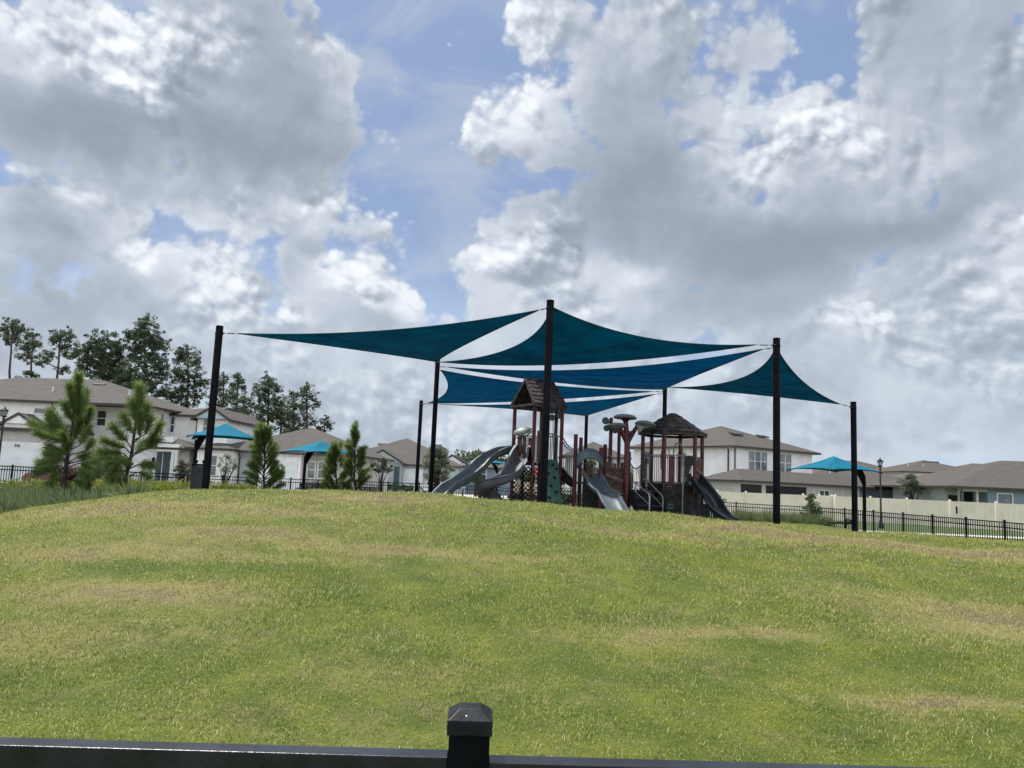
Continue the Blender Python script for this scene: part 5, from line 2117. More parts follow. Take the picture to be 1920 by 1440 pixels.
H = House('distant_house', 'distant flat-ridged brown roof at the right edge', ox, Y8_, 0, 'houses around the park', z0=-.4)
H.roofm = roof_b
zs = W(1880, 890, Y8_).z
H.wall(0, SX(1990, Y8_, 3) - ox, 0, 10, zs, white_w)
H.roof(0, SX(1990, Y8_, 3) - ox, 0, 10, zs, pitch=.32, ov=.5, ends='hh')
H.vent(SX(1862, Y8_, 3) - ox, 3.0, zs + 1.2, 1.6, .3)

Y9_ = 60.0
ox = SX(1797, Y9_, 3)
H = House('blue_grey_house', 'blue-grey house with a covered porch at the right edge behind the beige fence', ox, Y9_, R(-4), 'houses around the park', z0=-.36)
H.roofm = roof_b
zs = W(1850, 913, 58.5).z
xp = SX(1864, 59, 3) - ox
H.wall(0, xp, 2.2, 12, zs, grey_w)
H.wall(xp, 9, 0, 12, zs, blue_w)
H.wall(9.003, 20, .5, 12, zs, blue_w)
H.roof(-.2, 20, 0, 15, zs, pitch=.30, ov=.75, ends='hh')
H.board(.05, .02, zs - .38, xp, .22, zs - .005, 'porch_beam', tan_w)
H.board(0, .0, H.z0 - .2, .18, .2, zs - .4, 'porch_column', tan_w)
H.board(xp * .62, .02, H.z0 - .2, xp * .62 + .15, .2, zs - .385, 'porch_column', tan_w)
H.board(xp * .12, 2.12, zs - 1.5, xp * .55, 2.196, zs - .7, 'patio_window', screen_m)
H.board(xp * .68, 2.12, zs - 1.7, xp * .97, 2.196, zs - .4, 'patio_door', screen_m)
H.window(SX(1898, 58.8, 3) - ox, 0, zs - 1.02, 1.05, 1.1, rail=False, pane=glass_l)
H.downspout(.1, 0, zs)

# ------------------------------------------------------------------ pavements, road, driveways
lawn_m = mat('far_lawn', (.075, .115, .032), .9, .25, 1.5, coord='World', col2=(.055, .085, .026))
def strip(name, pts, m, kind='structure', dz=.012):
    """flat sheet laid on the terrain between two polylines"""
    vs, fs = [], []
    n = len(pts)
    nn = 10
    for i, (x0, x1, y) in enumerate(pts):
        for k in range(nn + 1):
            x = x0 + (x1 - x0) * k / nn
            vs.append((x, y, gz(x, y) + dz))
    for i in range(n - 1):
        for k in range(nn):
            a = i * (nn + 1) + k
            fs.append((a, a + 1, a + nn + 2, a + nn + 1))
    o = MB().add(vs, fs).build(name, m)
    return tag(o, kind=kind)
strip('lawn', [(3, 60, 44.1), (3, 60, 50), (3, 60, 56), (3, 60, 63)], lawn_m, dz=.02)
strip('lawn', [(-12, 3, 45), (-12, 3, 52)], lawn_m, dz=.03)
strip('sidewalk', [(3, 60, 42.0), (3, 60, 43), (3, 60, 44.0)], concrete)
strip('road', [(-60, 1.5, 47.5), (-60, 1.5, 49), (-60, 1.5, 51.5)], asphalt)
strip('kerb', [(-60, 1.5, 47.1), (-60, 1.5, 47.45)], concrete, dz=.05)
strip('path', [(-60, 2, 43.3), (-60, 2, 44.8)], concrete)
strip('driveway', [(-31, -25, 51.6), (-31, -25, 53)], concrete)
strip('driveway', [(-20, -13, 51.6), (-20, -13, 56)], concrete)
strip('driveway', [(-12, -6, 52), (-12, -6, 77)], concrete, dz=.02)
strip('driveway', [(-8, 1, 66), (-8, 1, 70), (-6, 1, 79)], concrete, dz=.03)
strip('playground_surface', [(-7, 10.5, 19.5), (-8, 9, 24), (-8, 9, 28), (-7, 8, 31)], mulch_m)


# ------------------------------------------------------------------ fences
GF = 'black metal fences'
def zt(pts_px):
    """height profile from (column, row, distance) samples of the fence top"""
    P = [W(a, b, c) for a, b, c in pts_px]
    return P
P = zt([(-130, 868, 37.5), (0, 872.5, 37.5), (150, 880, 38), (345, 889, 39)])
def line_top(P):
    cum = [0]
    for a, b in zip(P[:-1], P[1:]):
        cum.append(cum[-1] + math.hypot(b.x - a.x, b.y - a.y))
    return lambda t: float(np.interp(t * cum[-1], cum, [p.z for p in P]))
iron_fence('picket_fence', 'black fence behind the grass bed and young pines on the left', [(p.x, p.y) for p in P],
           line_top(P), group=GF, rail=(.03, .05), pick_r=.012, post_w=.07)
P = zt([(352, 890, 41), (500, 896, 42), (640, 901, 43), (790, 906.5, 44), (960, 915, 44)])
iron_fence('picket_fence', 'black fence behind the bench and the long slide', [(p.x, p.y) for p in P],
           line_top(P), group=GF, rail=(.03, .04), pick_r=.010, post_w=.07)
P = zt([(975, 916, 43.0), (1130, 924, 42), (1300, 937, 41), (1357, 941.7, 40), (1545, 951.5, 37), (1672, 961.5, 32.5), (1920, 981, 25), (2050, 994, 22)])
iron_fence('picket_fence', 'long black fence before the beige one, on the right', [(p.x, p.y) for p in P],
           line_top(P), group=GF, rail=(.03, .035), pick_r=.010, post_w=.055, panel=1.9, wide=(17, 19))


def vinyl_fence(label, P, zt_, hgt=1.83, panel=2.4, gate=None):
    e = empty('vinyl_fence', (P[0][0], P[0][1], zt_ - hgt), label, 'fence', 'beige privacy fences')
    for si, (a, b) in enumerate(zip(P[:-1], P[1:])):
        a, b = Vector((a[0], a[1], 0)), Vector((b[0], b[1], 0))
        L = (b - a).length
        n = max(1, int(round(L / panel)))
        d = (b - a).normalized()
        for i in range(n + 1):
            p = a + (b - a) * (i / n)
            if i == 0 and si > 0:
                p = a
            mb = MB().box(p.x - .065, p.y - .065, zt_ - hgt - .3, p.x + .065, p.y + .065, zt_ + .06)
            mb.add([(p.x - .08, p.y - .08, zt_ + .06), (p.x + .08, p.y - .08, zt_ + .06), (p.x + .08, p.y + .08, zt_ + .06), (p.x - .08, p.y + .08, zt_ + .06), (p.x, p.y, zt_ + .12)],
                   [(0, 1, 4), (1, 2, 4), (2, 3, 4), (3, 0, 4), (3, 2, 1, 0)])
            if not (i == 0 and si > 0):
                mb.build('post', vinyl, e)
            if i < n:
                q = a + (b - a) * ((i + 1) / n)
                mb = MB()
                mb.beam(Vector((p.x, p.y, zt_ - .06)) + d * .068, Vector((q.x, q.y, zt_ - .06)) - d * .068, .05, .12)
                mb.beam(Vector((p.x, p.y, zt_ - hgt + .12)) + d * .068, Vector((q.x, q.y, zt_ - hgt + .12)) - d * .068, .05, .14)
                mb2 = MB()
                mb.v, mb2.v = mb.v[:8], mb.v[8:]
                mb.f, mb2.f = mb.f[:6], [tuple(i - 8 for i in f) for f in mb.f[6:]]
                mb.build('rail', vinyl, e)
                mb2.build('rail', vinyl, e)
                s = Vector((-d.y, d.x, 0)) * .014
                mb = MB()
                m_ = 8
                for k in range(m_):
                    u, v = p.lerp(q, (k + .03 * (k > 0)) / m_), p.lerp(q, (k + 1) / m_)
                    if k == 0: u = p + d * .068
                    if k == m_ - 1: v = q - d * .068
                    mb.prism([(u.x - s.x, u.y - s.y, zt_ - hgt + .19), (v.x - s.x, v.y - s.y, zt_ - hgt + .19), (v.x - s.x, v.y - s.y, zt_ - .12), (u.x - s.x, u.y - s.y, zt_ - .12)], s * 2)
                mb.build('board_panel', vinyl, e)
    if gate:
        g_ = Vector(gate)
        MB().box(g_.x - .03, g_.y - .14, g_.z - .25, g_.x + .03, g_.y - .03, g_.z + .25).build('gate_latch', black_paint, e)
    return e
def XYp(px, Y): return (SX(px, Y, 1.4), Y)
vinyl_fence('beige privacy fence below the big white house', [XYp(1345, 58.5), XYp(1560, 58)], 1.43)
a_ = XYp(1566, 57.6)
gp_ = W(1787, 956, 54.0)
vinyl_fence('beige privacy fence with a latched gate below the blue-grey houses', [(a_[0], a_[1] + 3.0), a_] + [XYp(1700, 56.0), XYp(1960, 50.5)], 1.45, gate=(gp_.x, gp_.y - .35, gp_.z))
vinyl_fence('low beige fence far behind the middle of the playground', [XYp(1190, 66), XYp(1335, 64)], 1.43)


# ------------------------------------------------------------------ street lamps
def lamp(px, Y, py_top, label, h=.62):
    T = W(px, py_top, Y)
    z0 = gz(T.x, Y)
    e = empty('street_lamp', (T.x, Y, z0), label, 'lamp post', 'bronze lantern posts')
    x, y, z1 = T.x, Y, T.z
    zl = z1 - h
    mb = MB()
    mb.lathe((x, y, z0 - .1), [(.16, 0), (.16, .3), (.10, .5), (.07, .7), (.055, 1.2), (.045, zl - z0 - .1), (.07, zl - z0 + .02), (.03, zl - z0 + .1)], 12)
    mb.build('lamp_pole', bronze, e, smooth=True)
    mb = MB()
    mb.lathe((x, y, zl), [(.03, 0), (.12, .05), (.13, .09), (.10, .10)], 8)
    for k in range(6):
        a = math.pi / 3 * k
        mb.tube([(x + .10 * math.cos(a), y + .10 * math.sin(a), zl + .09), (x + .17 * math.cos(a), y + .17 * math.sin(a), zl + h * .56)], .011, 4)
    mb.lathe((x, y, zl + h * .55), [(.20, 0), (.20, .02), (.13, .08), (.05, .14), (.03, .18), (.035, .21), (.01, .25)], 12)
    mb.build('lantern_frame', black_paint, e)
    mb = MB()
    mb.lathe((x, y, zl + .10), [(.09, 0), (.152, h * .56 - .12)], 6)
    mb.build('lantern_glass', mat('lantern_glass', (.34, .38, .40), .15, .1, 5), e)
    return e
lamp(10, 41, 761, 'bronze street lamp at the left edge before the white garage')
lamp(1650, 47, 857, 'bronze street lamp standing in the lawn before the beige fence')


# ------------------------------------------------------------------ STOP sign
S_ = W(1005.5, 883, 74)
e = empty('stop_sign', (S_.x, 74, gz(S_.x, 74)), 'red octagonal stop sign on a pole seen through the gabled tower', 'stop sign')
MB().tube([(S_.x, 74.03, gz(S_.x, 74) - .1), (S_.x, 74.03, S_.z + .4)], .035, 8).build('sign_pole', silver, e)
mb = MB(); mb.lathe(S_, [(.37, -.012), (.37, .012)], 8, axis=(0, -1, 0)); sg = mb.build('sign_rim', trim_w, e)
mb = MB(); mb.lathe(S_ + Vector((0, -.016, 0)), [(.345, -.002), (.345, .004)], 8, axis=(0, -1, 0)); mb.build('sign_face', mat('sign_red', (.45, .015, .02), .5, .05, 2), sg)
numeral('STOP', (S_.x, 74 - .024, S_.z), .25, trim_w, sg, 'sign_word')
sg.rotation_euler = (0, 0, 0)


# ------------------------------------------------------------------ bins, benches, seats
T_ = W(378, 870, 20.4)
zb_ = gz(T_.x, 20.4)
e = empty('litter_bin', (T_.x, 20.4, zb_), 'tall dark grey bin enclosure with two knobs beside the left sail post', 'bin')
MB().box(T_.x - .17, 20.2, zb_ - .1, T_.x + .12, 20.75, T_.z - .06).build('body', mat('dark_grey_enclosure', (.028, .032, .040), .5, .12, 4), e, bevel=.008)
MB().box(T_.x - .18, 20.19, T_.z - .057, T_.x + .13, 20.76, T_.z).build('lid', black_paint, e, bevel=.008)
for dx in (-.09, .08):
    MB().lathe((T_.x + dx, 20.3, T_.z), [(.012, 0), (.014, .03), (.035, .05), (.038, .075), (.015, .10)], 10).build('knob', black_paint, e, smooth=True)


def slat_bench(px0, px1, py_top, Y, label, slats=16):
    a, b = W(px0, py_top, Y), W(px1, py_top, Y)
    z0 = gz((a.x + b.x) / 2, Y)
    zt_ = (a.z + b.z) / 2
    e = empty('park_bench', ((a.x + b.x) / 2, Y, z0), label, 'bench', 'dark metal benches')
    zs = zt_ - .40
    mb = MB()
    for i in range(slats):
        t = (i + .5) / slats
        x = a.x + (b.x - a.x) * t
        mb.beam((x - .05, Y + .28, zt_ - .02), (x + .05, Y + .18, zs), .045, .012, up=(0, 1, 0))
    mb.build('backrest', black_paint, e)
    mb = MB()
    for i in range(slats):
        t = (i + .5) / slats
        x = a.x + (b.x - a.x) * t
        mb.beam((x, Y + .16, zs), (x, Y - .25, zs + .01), .045, .012)
    mb.build('seat', black_paint, e)
    for s in (0, 1):
        x = a.x if s == 0 else b.x
        mb = MB()
        mb.tube([(x, Y - .25, z0 - .1), (x, Y - .26, zs + .18), (x, Y - .2, zs + .22), (x, Y + .18, zs + .22)], .025, 6)
        mb.tube([(x, Y + .1, z0 - .1), (x, Y + .2, zs), (x, Y + .3, zt_)], .025, 6)
        mb.build('arm_frame', black_paint, e, smooth=True)
    mb = MB()
    MB().tube([(a.x, Y + .3, zt_), (b.x, Y + .3, zt_)], .022, 6).build('top_tube', black_paint, e, smooth=True)
    MB().tube([(a.x, Y - .25, zs), (b.x, Y - .25, zs)], .022, 6).build('front_tube', black_paint, e, smooth=True)
    return e
slat_bench(559, 607, 908, 31.0, 'black slatted bench under the second umbrella')
slat_bench(672, 714, 914, 32.0, 'dark low bench right of the two slim young pines', 14)
# mesh seat near the right umbrella
a, b = W(1556, 984, 27.6), W(1598, 984, 27.6)
z0_ = gz(a.x + .4, 27.6)
e = empty('mesh_bench', ((a.x + b.x) / 2, 27.6, z0_), 'low mesh bench with a reclined back beside the short sail post', 'bench')
zq = .60
mb = MB()
for i in range(15):
    t = i / 14
    mb.tube([(a.x + (b.x - a.x) * t, 27.35, zq), (a.x + (b.x - a.x) * t, 27.85, zq + .02)], .008, 4)
for i in range(7):
    mb.tube([(a.x, 27.35 + .5 * i / 6, zq), (b.x, 27.35 + .5 * i / 6, zq)], .008, 4)
mb.tube([(a.x, 27.35, zq), (b.x, 27.35, zq)], .02, 6)
mb.build('seat', black_paint, e)
mb = MB()
c0 = Vector((b.x - .10, 27.4, zq)); c1 = W(1594, 973, 27.4)
mb.tube([c0, c1], .022, 6); mb.tube([c0 + Vector((0, .45, 0)), c1 + Vector((0, .45, 0))], .022, 6)
for i in range(8):
    q = c0.lerp(c1, i / 7); mb.tube([q, q + Vector((0, .45, 0))], .009, 4)
mb.build('backrest', black_paint, e)
mb = MB(); q = W(1592, 974, 27.4); r2 = W(1601, 972, 27.4); mb.tube([q, r2], .024, 8); mb.build('head_tube', silver, e)
mb = MB()
for x in (a.x + .06, b.x - .12):
    for y in (27.37, 27.83): mb.tube([(x, y, z0_ - .1), (x, y, zq)], .018, 6)
mb.tube([W(1566, 981, 27.4), W(1572, 978, 27.4), W(1582, 980, 27.4), W(1590, 984, 27.4)], .014, 6)
mb.build('leg_frame', black_paint, e)


# ------------------------------------------------------------------ cars
def car(px0, px1, Y, label, paint, facing=1, h=1.45, name='parked_car'):
    xa, xb = SX(px0, Y, .7), SX(px1, Y, .7)
    L = xb - xa
    cx = (xa + xb) / 2
    z0 = gz(cx, Y)
    e = empty(name, (cx, Y, z0), label, 'car')
    prof = [(0, .35), (.01, .62), (.05, .82), (.20, .92), (.30, .97), (.40, h - .12), (.48, h), (.70, h), (.80, h - .10), (.92, 1.0), (.985, .92), (1, .60), (.99, .35)]
    if facing < 0: prof = [(1 - u, z) for u, z in prof][::-1]
    secs = []
    W_ = .88
    mb = MB()
    n = len(prof)
    rows = []
    for j, (wy, ins) in enumerate(((-W_, .06), (-W_ * .97, .0), (W_ * .97, .0), (W_, .06))):
        for (u, z) in prof:
            hi = max(0, (z - .95) / (h - .95))
            y = wy * (1 - .20 * hi)
            rows.append((xa + L * u, Y + y, z0 + (z - ins * (z > .5))))
    fs = []
    for j in range(3):
        for i in range(n - 1):
            a = j * n + i
            fs.append((a, a + 1, a + n + 1, a + n))
    fs.append(tuple(range(n))[::-1])
    fs.append(tuple(3 * n + i for i in range(n)))
    for j in range(3): fs.append((j * n, (j + 1) * n, (j + 1) * n + n - 1, j * n + n - 1))
    mb.add(rows, fs)
    body = mb.build('body', paint, e, smooth=True)
    def u(f): return xa + L * (f if facing > 0 else 1 - f)
    for (f0, f1, f2, f3) in ((.36, .42, .56, .56), (.58, .58, .69, .80)):
        P_ = [(u(f0), z0 + .98), (u(f3), z0 + .98), (u(f2), z0 + h - .10), (u(f1), z0 + h - .10)]
        MB().prism([(x, Y - .885 + .10 * (z - z0 - .98) / (h - 1.05) * 1.4, z) for x, z in P_], (0, .03, 0)).build('side_window', glass_m, body)
    for f in (.19, .81):
        w_ = MB().lathe((u(f), Y - .90, z0 + .32), [(.30, 0), (.33, .03), (.33, .19), (.30, .22)], 20, axis=(0, 1, 0)).build('wheel', mat('tyre_rubber', (.012, .012, .013), .8, .1, 5), e, smooth=True)
        mb = MB()
        for k in range(5):
            a_ = 2 * math.pi * k / 5
            mb.beam((u(f), Y - .915, z0 + .32), (u(f) + .20 * math.cos(a_), Y - .915, z0 + .32 + .20 * math.sin(a_)), .05, .02, up=(0, 1, 0))
        mb.lathe((u(f), Y - .912, z0 + .32), [(.225, 0), (.225, .01)], 16, axis=(0, 1, 0))
        mb.build('rim', silver, w_)
        MB().lathe((u(f), Y + .70, z0 + .32), [(.33, 0), (.33, .2)], 16, axis=(0, 1, 0)).build('wheel', mat('tyre_rubber', (0, 0, 0)), e)
    MB().box(u(.005) - .03, Y - .80, z0 + .66, u(.005) + .05, Y - .50, z0 + .80).build('headlight', trim_w, body)
    MB().box(u(.99) - .03, Y - .80, z0 + .74, u(.99) + .05, Y - .55, z0 + .88).build('tail_light', mat('tail_red', (.3, .01, .01), .3, .1, 5), body)
    return e
car(58, 178, 48.3, 'dark red car with dark wheels parked behind the left young pine', mat('dark_red_paint', (.17, .020, .022), .3, .08, 2, spec=.7), facing=1, h=1.30)
car(778, 842, 71.0, 'white car parked behind the two rear posts and long slide', mat('white_car_paint', (.62, .64, .66), .3, .04, 2, spec=.7), facing=1, h=1.40)


# ------------------------------------------------------------------ trees and plants
def limb(p0, p1, r0, r1, sag=.0, n=7, wob=.06):
    pts = []
    L = (p1 - p0).length
    o = [Vector((random.uniform(-1, 1), random.uniform(-1, 1), random.uniform(-.5, .5))) * L * wob for _ in range(n)]
    for i in range(n):
        t = i / (n - 1)
        q = p0.lerp(p1, t) + o[i] * (t * (1 - t) * 4) * .5
        q.z -= sag * L * 4 * t * (1 - t)
        pts.append(q)
    return pts, [r0 + (r1 - r0) * i / (n - 1) for i in range(n)]


def tall_pine(px_base, px_top, py_top, Y, clumps, label, name='tall_pine', leaf=None, r=.26, size=.42, per=170, low=None, dense=1.0, trunk_r=None):
    """clumps: (px, py, radius in px) foliage masses of the crown"""
    leaf = leaf or leaf_pine
    T = W(px_top, py_top, Y)
    bx = SX(px_base, Y, .5)
    z0 = gz(bx, Y)
    e = empty(name, (bx, Y, z0), label, 'tree', 'tall pines behind the houses')
    base = Vector((bx, Y, z0 - .3))
    mb = MB()
    pts, rs = limb(base, T, r, r * .25, n=10, wob=.012)
    mb.tube(pts, rs, 8)
    C, RR = [], []
    for (px, py, rp) in clumps:
        c = W(px, py, Y + random.uniform(-1.6, 1.6))
        rr = rp * Y / F * 1.10
        # limb from the trunk to this mass
        tz = min(max((c.z - rr * .8 - base.z) / (T.z - base.z), .2), .97)
        k = tz * 9
        i = min(int(k), 8)
        s = pts[i].lerp(pts[i + 1], k - i)
        lp, lr = limb(s, c, r * .30, .04, sag=-.04, n=6)
        mb.tube(lp, lr, 5)
        # several uneven tufts make one mass
        m_ = int(rr * rr * 18.0 + 8)
        for _ in range(m_):
            d = Vector(rand_unit(1)[0]) * rr * min(1.12, abs(random.gauss(.70, .30)))
            C.append(tuple(c + d))
            RR.append(random.uniform(.18, .46))
            if random.random() < .12:
                mb.tube([c, c + d], .03, 4, cap=False)
    mb.build('trunk', trunk_m, e)
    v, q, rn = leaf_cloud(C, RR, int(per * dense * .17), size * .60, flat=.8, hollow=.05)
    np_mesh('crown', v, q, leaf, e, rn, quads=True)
    return e


tall_pine(10, 24, 602, 96, [(24, 612, 18), (8, 622, 13), (38, 622, 13), (14, 636, 10), (30, 640, 9)], 'leftmost tall pine with a bare leaning trunk and flat crown')
tall_pine(52, 62, 622, 98, [(62, 632, 13), (52, 646, 12), (68, 648, 10), (46, 664, 13), (58, 672, 11), (34, 716, 9), (66, 706, 7), (52, 700, 6)], 'tall pine with an ivy-thick trunk between two bare-trunked pines')
tall_pine(97, 113, 618, 94, [(114, 628, 16), (104, 640, 11), (130, 634, 11), (122, 650, 10), (90, 664, 14), (80, 678, 11), (116, 692, 11), (124, 664, 7)], 'tall open pine with two separate crown masses, left of the dense pines')
tall_pine(190, 193, 632, 92, [(193, 648, 30), (166, 654, 24), (220, 658, 24), (142, 664, 14), (186, 680, 34), (214, 690, 30), (160, 690, 20), (200, 715, 34), (222, 735, 28)], 'broad dense pine with a rounded top above the left house roof', dense=1.35)
tall_pine(268, 272, 596, 90, [(272, 606, 16), (262, 625, 20), (284, 630, 20), (240, 630, 11), (300, 645, 18), (256, 655, 24), (282, 665, 30), (306, 690, 18), (248, 695, 24), (275, 710, 34), (300, 735, 24), (250, 740, 24), (232, 712, 16)], 'tallest densest pine, its crown reaching down to the roof', dense=1.3)
tall_pine(352, 352, 652, 93, [(352, 662, 18), (338, 672, 16), (366, 676, 14), (330, 700, 20), (356, 706, 22), (378, 716, 14), (340, 732, 24), (368, 744, 20), (322, 745, 16), (348, 760, 18)], 'bushy pine just left of the left sail post', dense=1.1)
tall_pine(416, 420, 706, 97, [(418, 714, 13), (406, 728, 12), (432, 740, 12), (414, 752, 16), (404, 770, 15), (428, 776, 12)], 'slim leafy pine right behind the left sail post')
tall_pine(438, 447, 700, 95, [(446, 706, 6), (452, 716, 9), (440, 724, 8), (456, 726, 5), (438, 744, 5)], 'thin pine with a small tufted top leaning right')
tall_pine(452, 458, 742, 92, [(456, 752, 14), (446, 770, 18), (464, 774, 15), (452, 792, 20), (470, 790, 12)], 'low rounded dark tree below the tufted pine')
tall_pine(500, 505, 705, 93, [(506, 714, 15), (495, 728, 14), (516, 730, 12), (482, 738, 13), (500, 750, 18), (516, 754, 12), (486, 762, 16), (508, 776, 18), (492, 790, 18)], 'full pine with an airy square top in the middle of the treeline', dense=.9)
tall_pine(527, 527, 750, 95, [(527, 758, 13), (518, 774, 14), (536, 776, 13), (526, 794, 17), (540, 806, 12)], 'shorter leafy tree filling the gap between two airy pines')
tall_pine(552, 551, 736, 94, [(551, 742, 11), (545, 756, 12), (558, 760, 11), (550, 778, 14), (560, 796, 13), (546, 808, 13)], 'narrow straight pine left of the fork-topped pine', dense=.8)
tall_pine(576, 575, 723, 93, [(575, 730, 13), (566, 742, 11), (588, 742, 10), (576, 760, 12), (592, 758, 7), (572, 780, 11), (584, 794, 12), (570, 806, 12)], 'airy pine with a ragged top, rightmost of the main group', dense=.75)
tall_pine(607, 609, 784, 100, [(609, 790, 11), (600, 802, 7), (618, 798, 7), (607, 808, 6)], 'small lone pine standing apart above the second umbrella', dense=.8, r=.2)

# far wood above the low roofs and beyond the houses
def wood(name, label, x0, x1, y, ztop, seed, dens=1.0, m=None):
    r = np.random.default_rng(seed)
    C, RR = [], []
    x = x0
    while x < x1:
        h = ztop * r.uniform(.75, 1.08)
        for _ in range(7):
            C.append((x + r.normal(0, 2.0), y + r.normal(0, 5), h * r.uniform(.25, .92)))
            RR.append(r.uniform(1.4, 3.0))
        x += r.uniform(1.5, 3.0)
    v, q, rn = leaf_cloud(C, RR, int(100 * dens), 1.1, flat=.9, hollow=.3)
    o = np_mesh(name, v, q, m or leaf_far, None, rn, quads=True)
    return tag(o, label, 'far wood', kind='stuff')
wood('far_treeline', 'distant green treeline above the low roofs', -30, -2, 215, W(870, 838, 215).z * .97, 5)
wood('far_treeline', 'distant treeline behind the houses', -230, -30, 250, 9.5, 6, .6)
wood('far_treeline', 'distant treeline behind the houses', 6, 230, 260, 6.5, 8, .6)


# ------------------------------------------------------------------ young longleaf pines with bottle-brush shoots
def young_pine(px, py_top, Y, shoots, label, ln=.26, wd=.0085, per=520, trunk_r=.05, base_px=None, dens=1.0, m=None):
    """shoots: (px_start, py_start, px_tip, py_tip) brushes in the photo, plus random ones behind and before"""
    T = W(px, py_top, Y)
    bx = SX(base_px if base_px is not None else px, Y, .6)
    z0 = gz(bx, Y)
    e = empty('young_pine', (bx, Y, z0), label, 'tree', 'young pines near the mound')
    base = Vector((bx, Y, z0 - .1))
    mb = MB()
    tp, tr_ = limb(base, T, trunk_r, .012, n=9, wob=.02)
    mb.tube(tp, tr_, 8)
    B, D = [], []
    lst = [(tp[-3], tp[-1])]
    for (a, b, c, d) in shoots:
        dy0, dy1 = random.uniform(-.1, .1), random.uniform(-.35, .35)
        lst.append((W(a, b, Y + dy0), W(c, d, Y + dy1)))
    for s, t in lst:
        zc = min(max((s.z - .15 - base.z) / (T.z - base.z), .08), .92) * 8
        i = min(int(zc), 7)
        o_ = tp[i].lerp(tp[i + 1], zc - i)
        lp, lr = limb(o_, s, .018, .012, n=4)
        mb.tube(lp, lr, 5)
        mb.tube([s, t], [.012, .006], 5)
        ax = (t - s)
        L = ax.length
        ax.normalize()
        n = int(1.35 * per * dens * max(L, .25))
        u = rng.uniform(0, 1, n) ** .8
        rad = rand_unit(n)
        a_ = np.array(ax)
        rad = rad - (rad @ a_)[:, None] * a_
        rad /= np.linalg.norm(rad, axis=1)[:, None]
        sp = rng.uniform(.25, 1.12, n)
        dd = a_ * np.cos(sp)[:, None] + rad * np.sin(sp)[:, None]
        B.append(np.array(s) + np.array(t - s) * u[:, None])
        D.append(dd)
    mb.build('trunk', trunk_d, e, smooth=True)
    B, D = np.concatenate(B), np.concatenate(D)
    v, t_, rn = needles(B, D, ln, wd, droop=.14)
    np_mesh('needles', v, t_, m or leaf_young, e, rn)
    return e


young_pine(146, 712, 20.0, [(147, 760, 147, 704), (140, 770, 130, 722), (155, 775, 160, 735), (146, 800, 146, 750), (135, 790, 120, 758), (160, 800, 170, 768), (125, 810, 96, 770), (118, 830, 70, 810), (120, 815, 60, 792),
    (128, 830, 100, 800), (150, 835, 165, 800), (160, 845, 172, 830), (130, 850, 92, 838), (118, 862, 75, 868), (118, 858, 88, 850), (140, 860, 160, 852), (150, 868, 168, 878), (115, 872, 70, 884), (112, 880, 95, 905),
    (118, 855, 130, 830), (100, 820, 92, 780), (135, 900, 150, 905), (150, 885, 165, 892), (138, 825, 150, 790), (126, 842, 118, 812), (165, 860, 180, 850)],
    'larger young pine at the left with long blurry needle shoots', base_px=114, trunk_r=.075, per=760, dens=1.1)
young_pine(262, 735, 19.0, [(262, 770, 262, 724), (256, 790, 246, 752), (268, 795, 276, 760), (262, 820, 262, 775), (250, 815, 232, 780), (272, 815, 282, 785), (240, 830, 212, 800), (275, 840, 300, 795), (268, 845, 296, 822),
    (236, 840, 196, 826), (232, 850, 190, 846), (240, 860, 200, 872), (255, 850, 270, 830), (262, 870, 285, 872), (238, 880, 205, 895), (248, 890, 230, 905), (260, 885, 278, 892), (215, 860, 180, 858), (250, 870, 222, 858), (235, 905, 215, 900), (226, 865, 214, 885), (206, 880, 184, 884)],
    'young pine with yellow-green shoots, second from the left', base_px=229, trunk_r=.07, per=720)
def cone_pine(px, py_top, Y, py_base, half_px, label, n=44, ln=.20, per=420, dens=1.0, top_narrow=1.0):
    sh = []
    for i in range(n):
        f = (i + .5) / n
        y = py_top + (py_base - py_top) * (f * .97 + .05)
        w = half_px * (f ** .5) * random.uniform(.35, 1.12)
        if f < .25: w *= top_narrow
        sg = random.choice((-1, 1))
        sh.append((px + sg * w * .3, y + 4, px + sg * w * random.uniform(.75, 1.05), y - random.uniform(4, 20)))
    return young_pine(px, py_top, Y, sh, label, ln=ln, wd=.0085, per=per, base_px=px, trunk_r=.045, dens=dens)
cone_pine(496, 800, 26.0, 912, 38, 'full cone-shaped young pine between the two left umbrellas', n=64, per=560)
cone_pine(631, 838, 28.5, 918, 31, 'bushier of the two slim young pines under the second umbrella', n=40, per=520)
cone_pine(666, 803, 28.0, 920, 29, 'slim young pine with a narrow pointed leader before the hip-roofed house', n=50, per=480, top_narrow=.5)


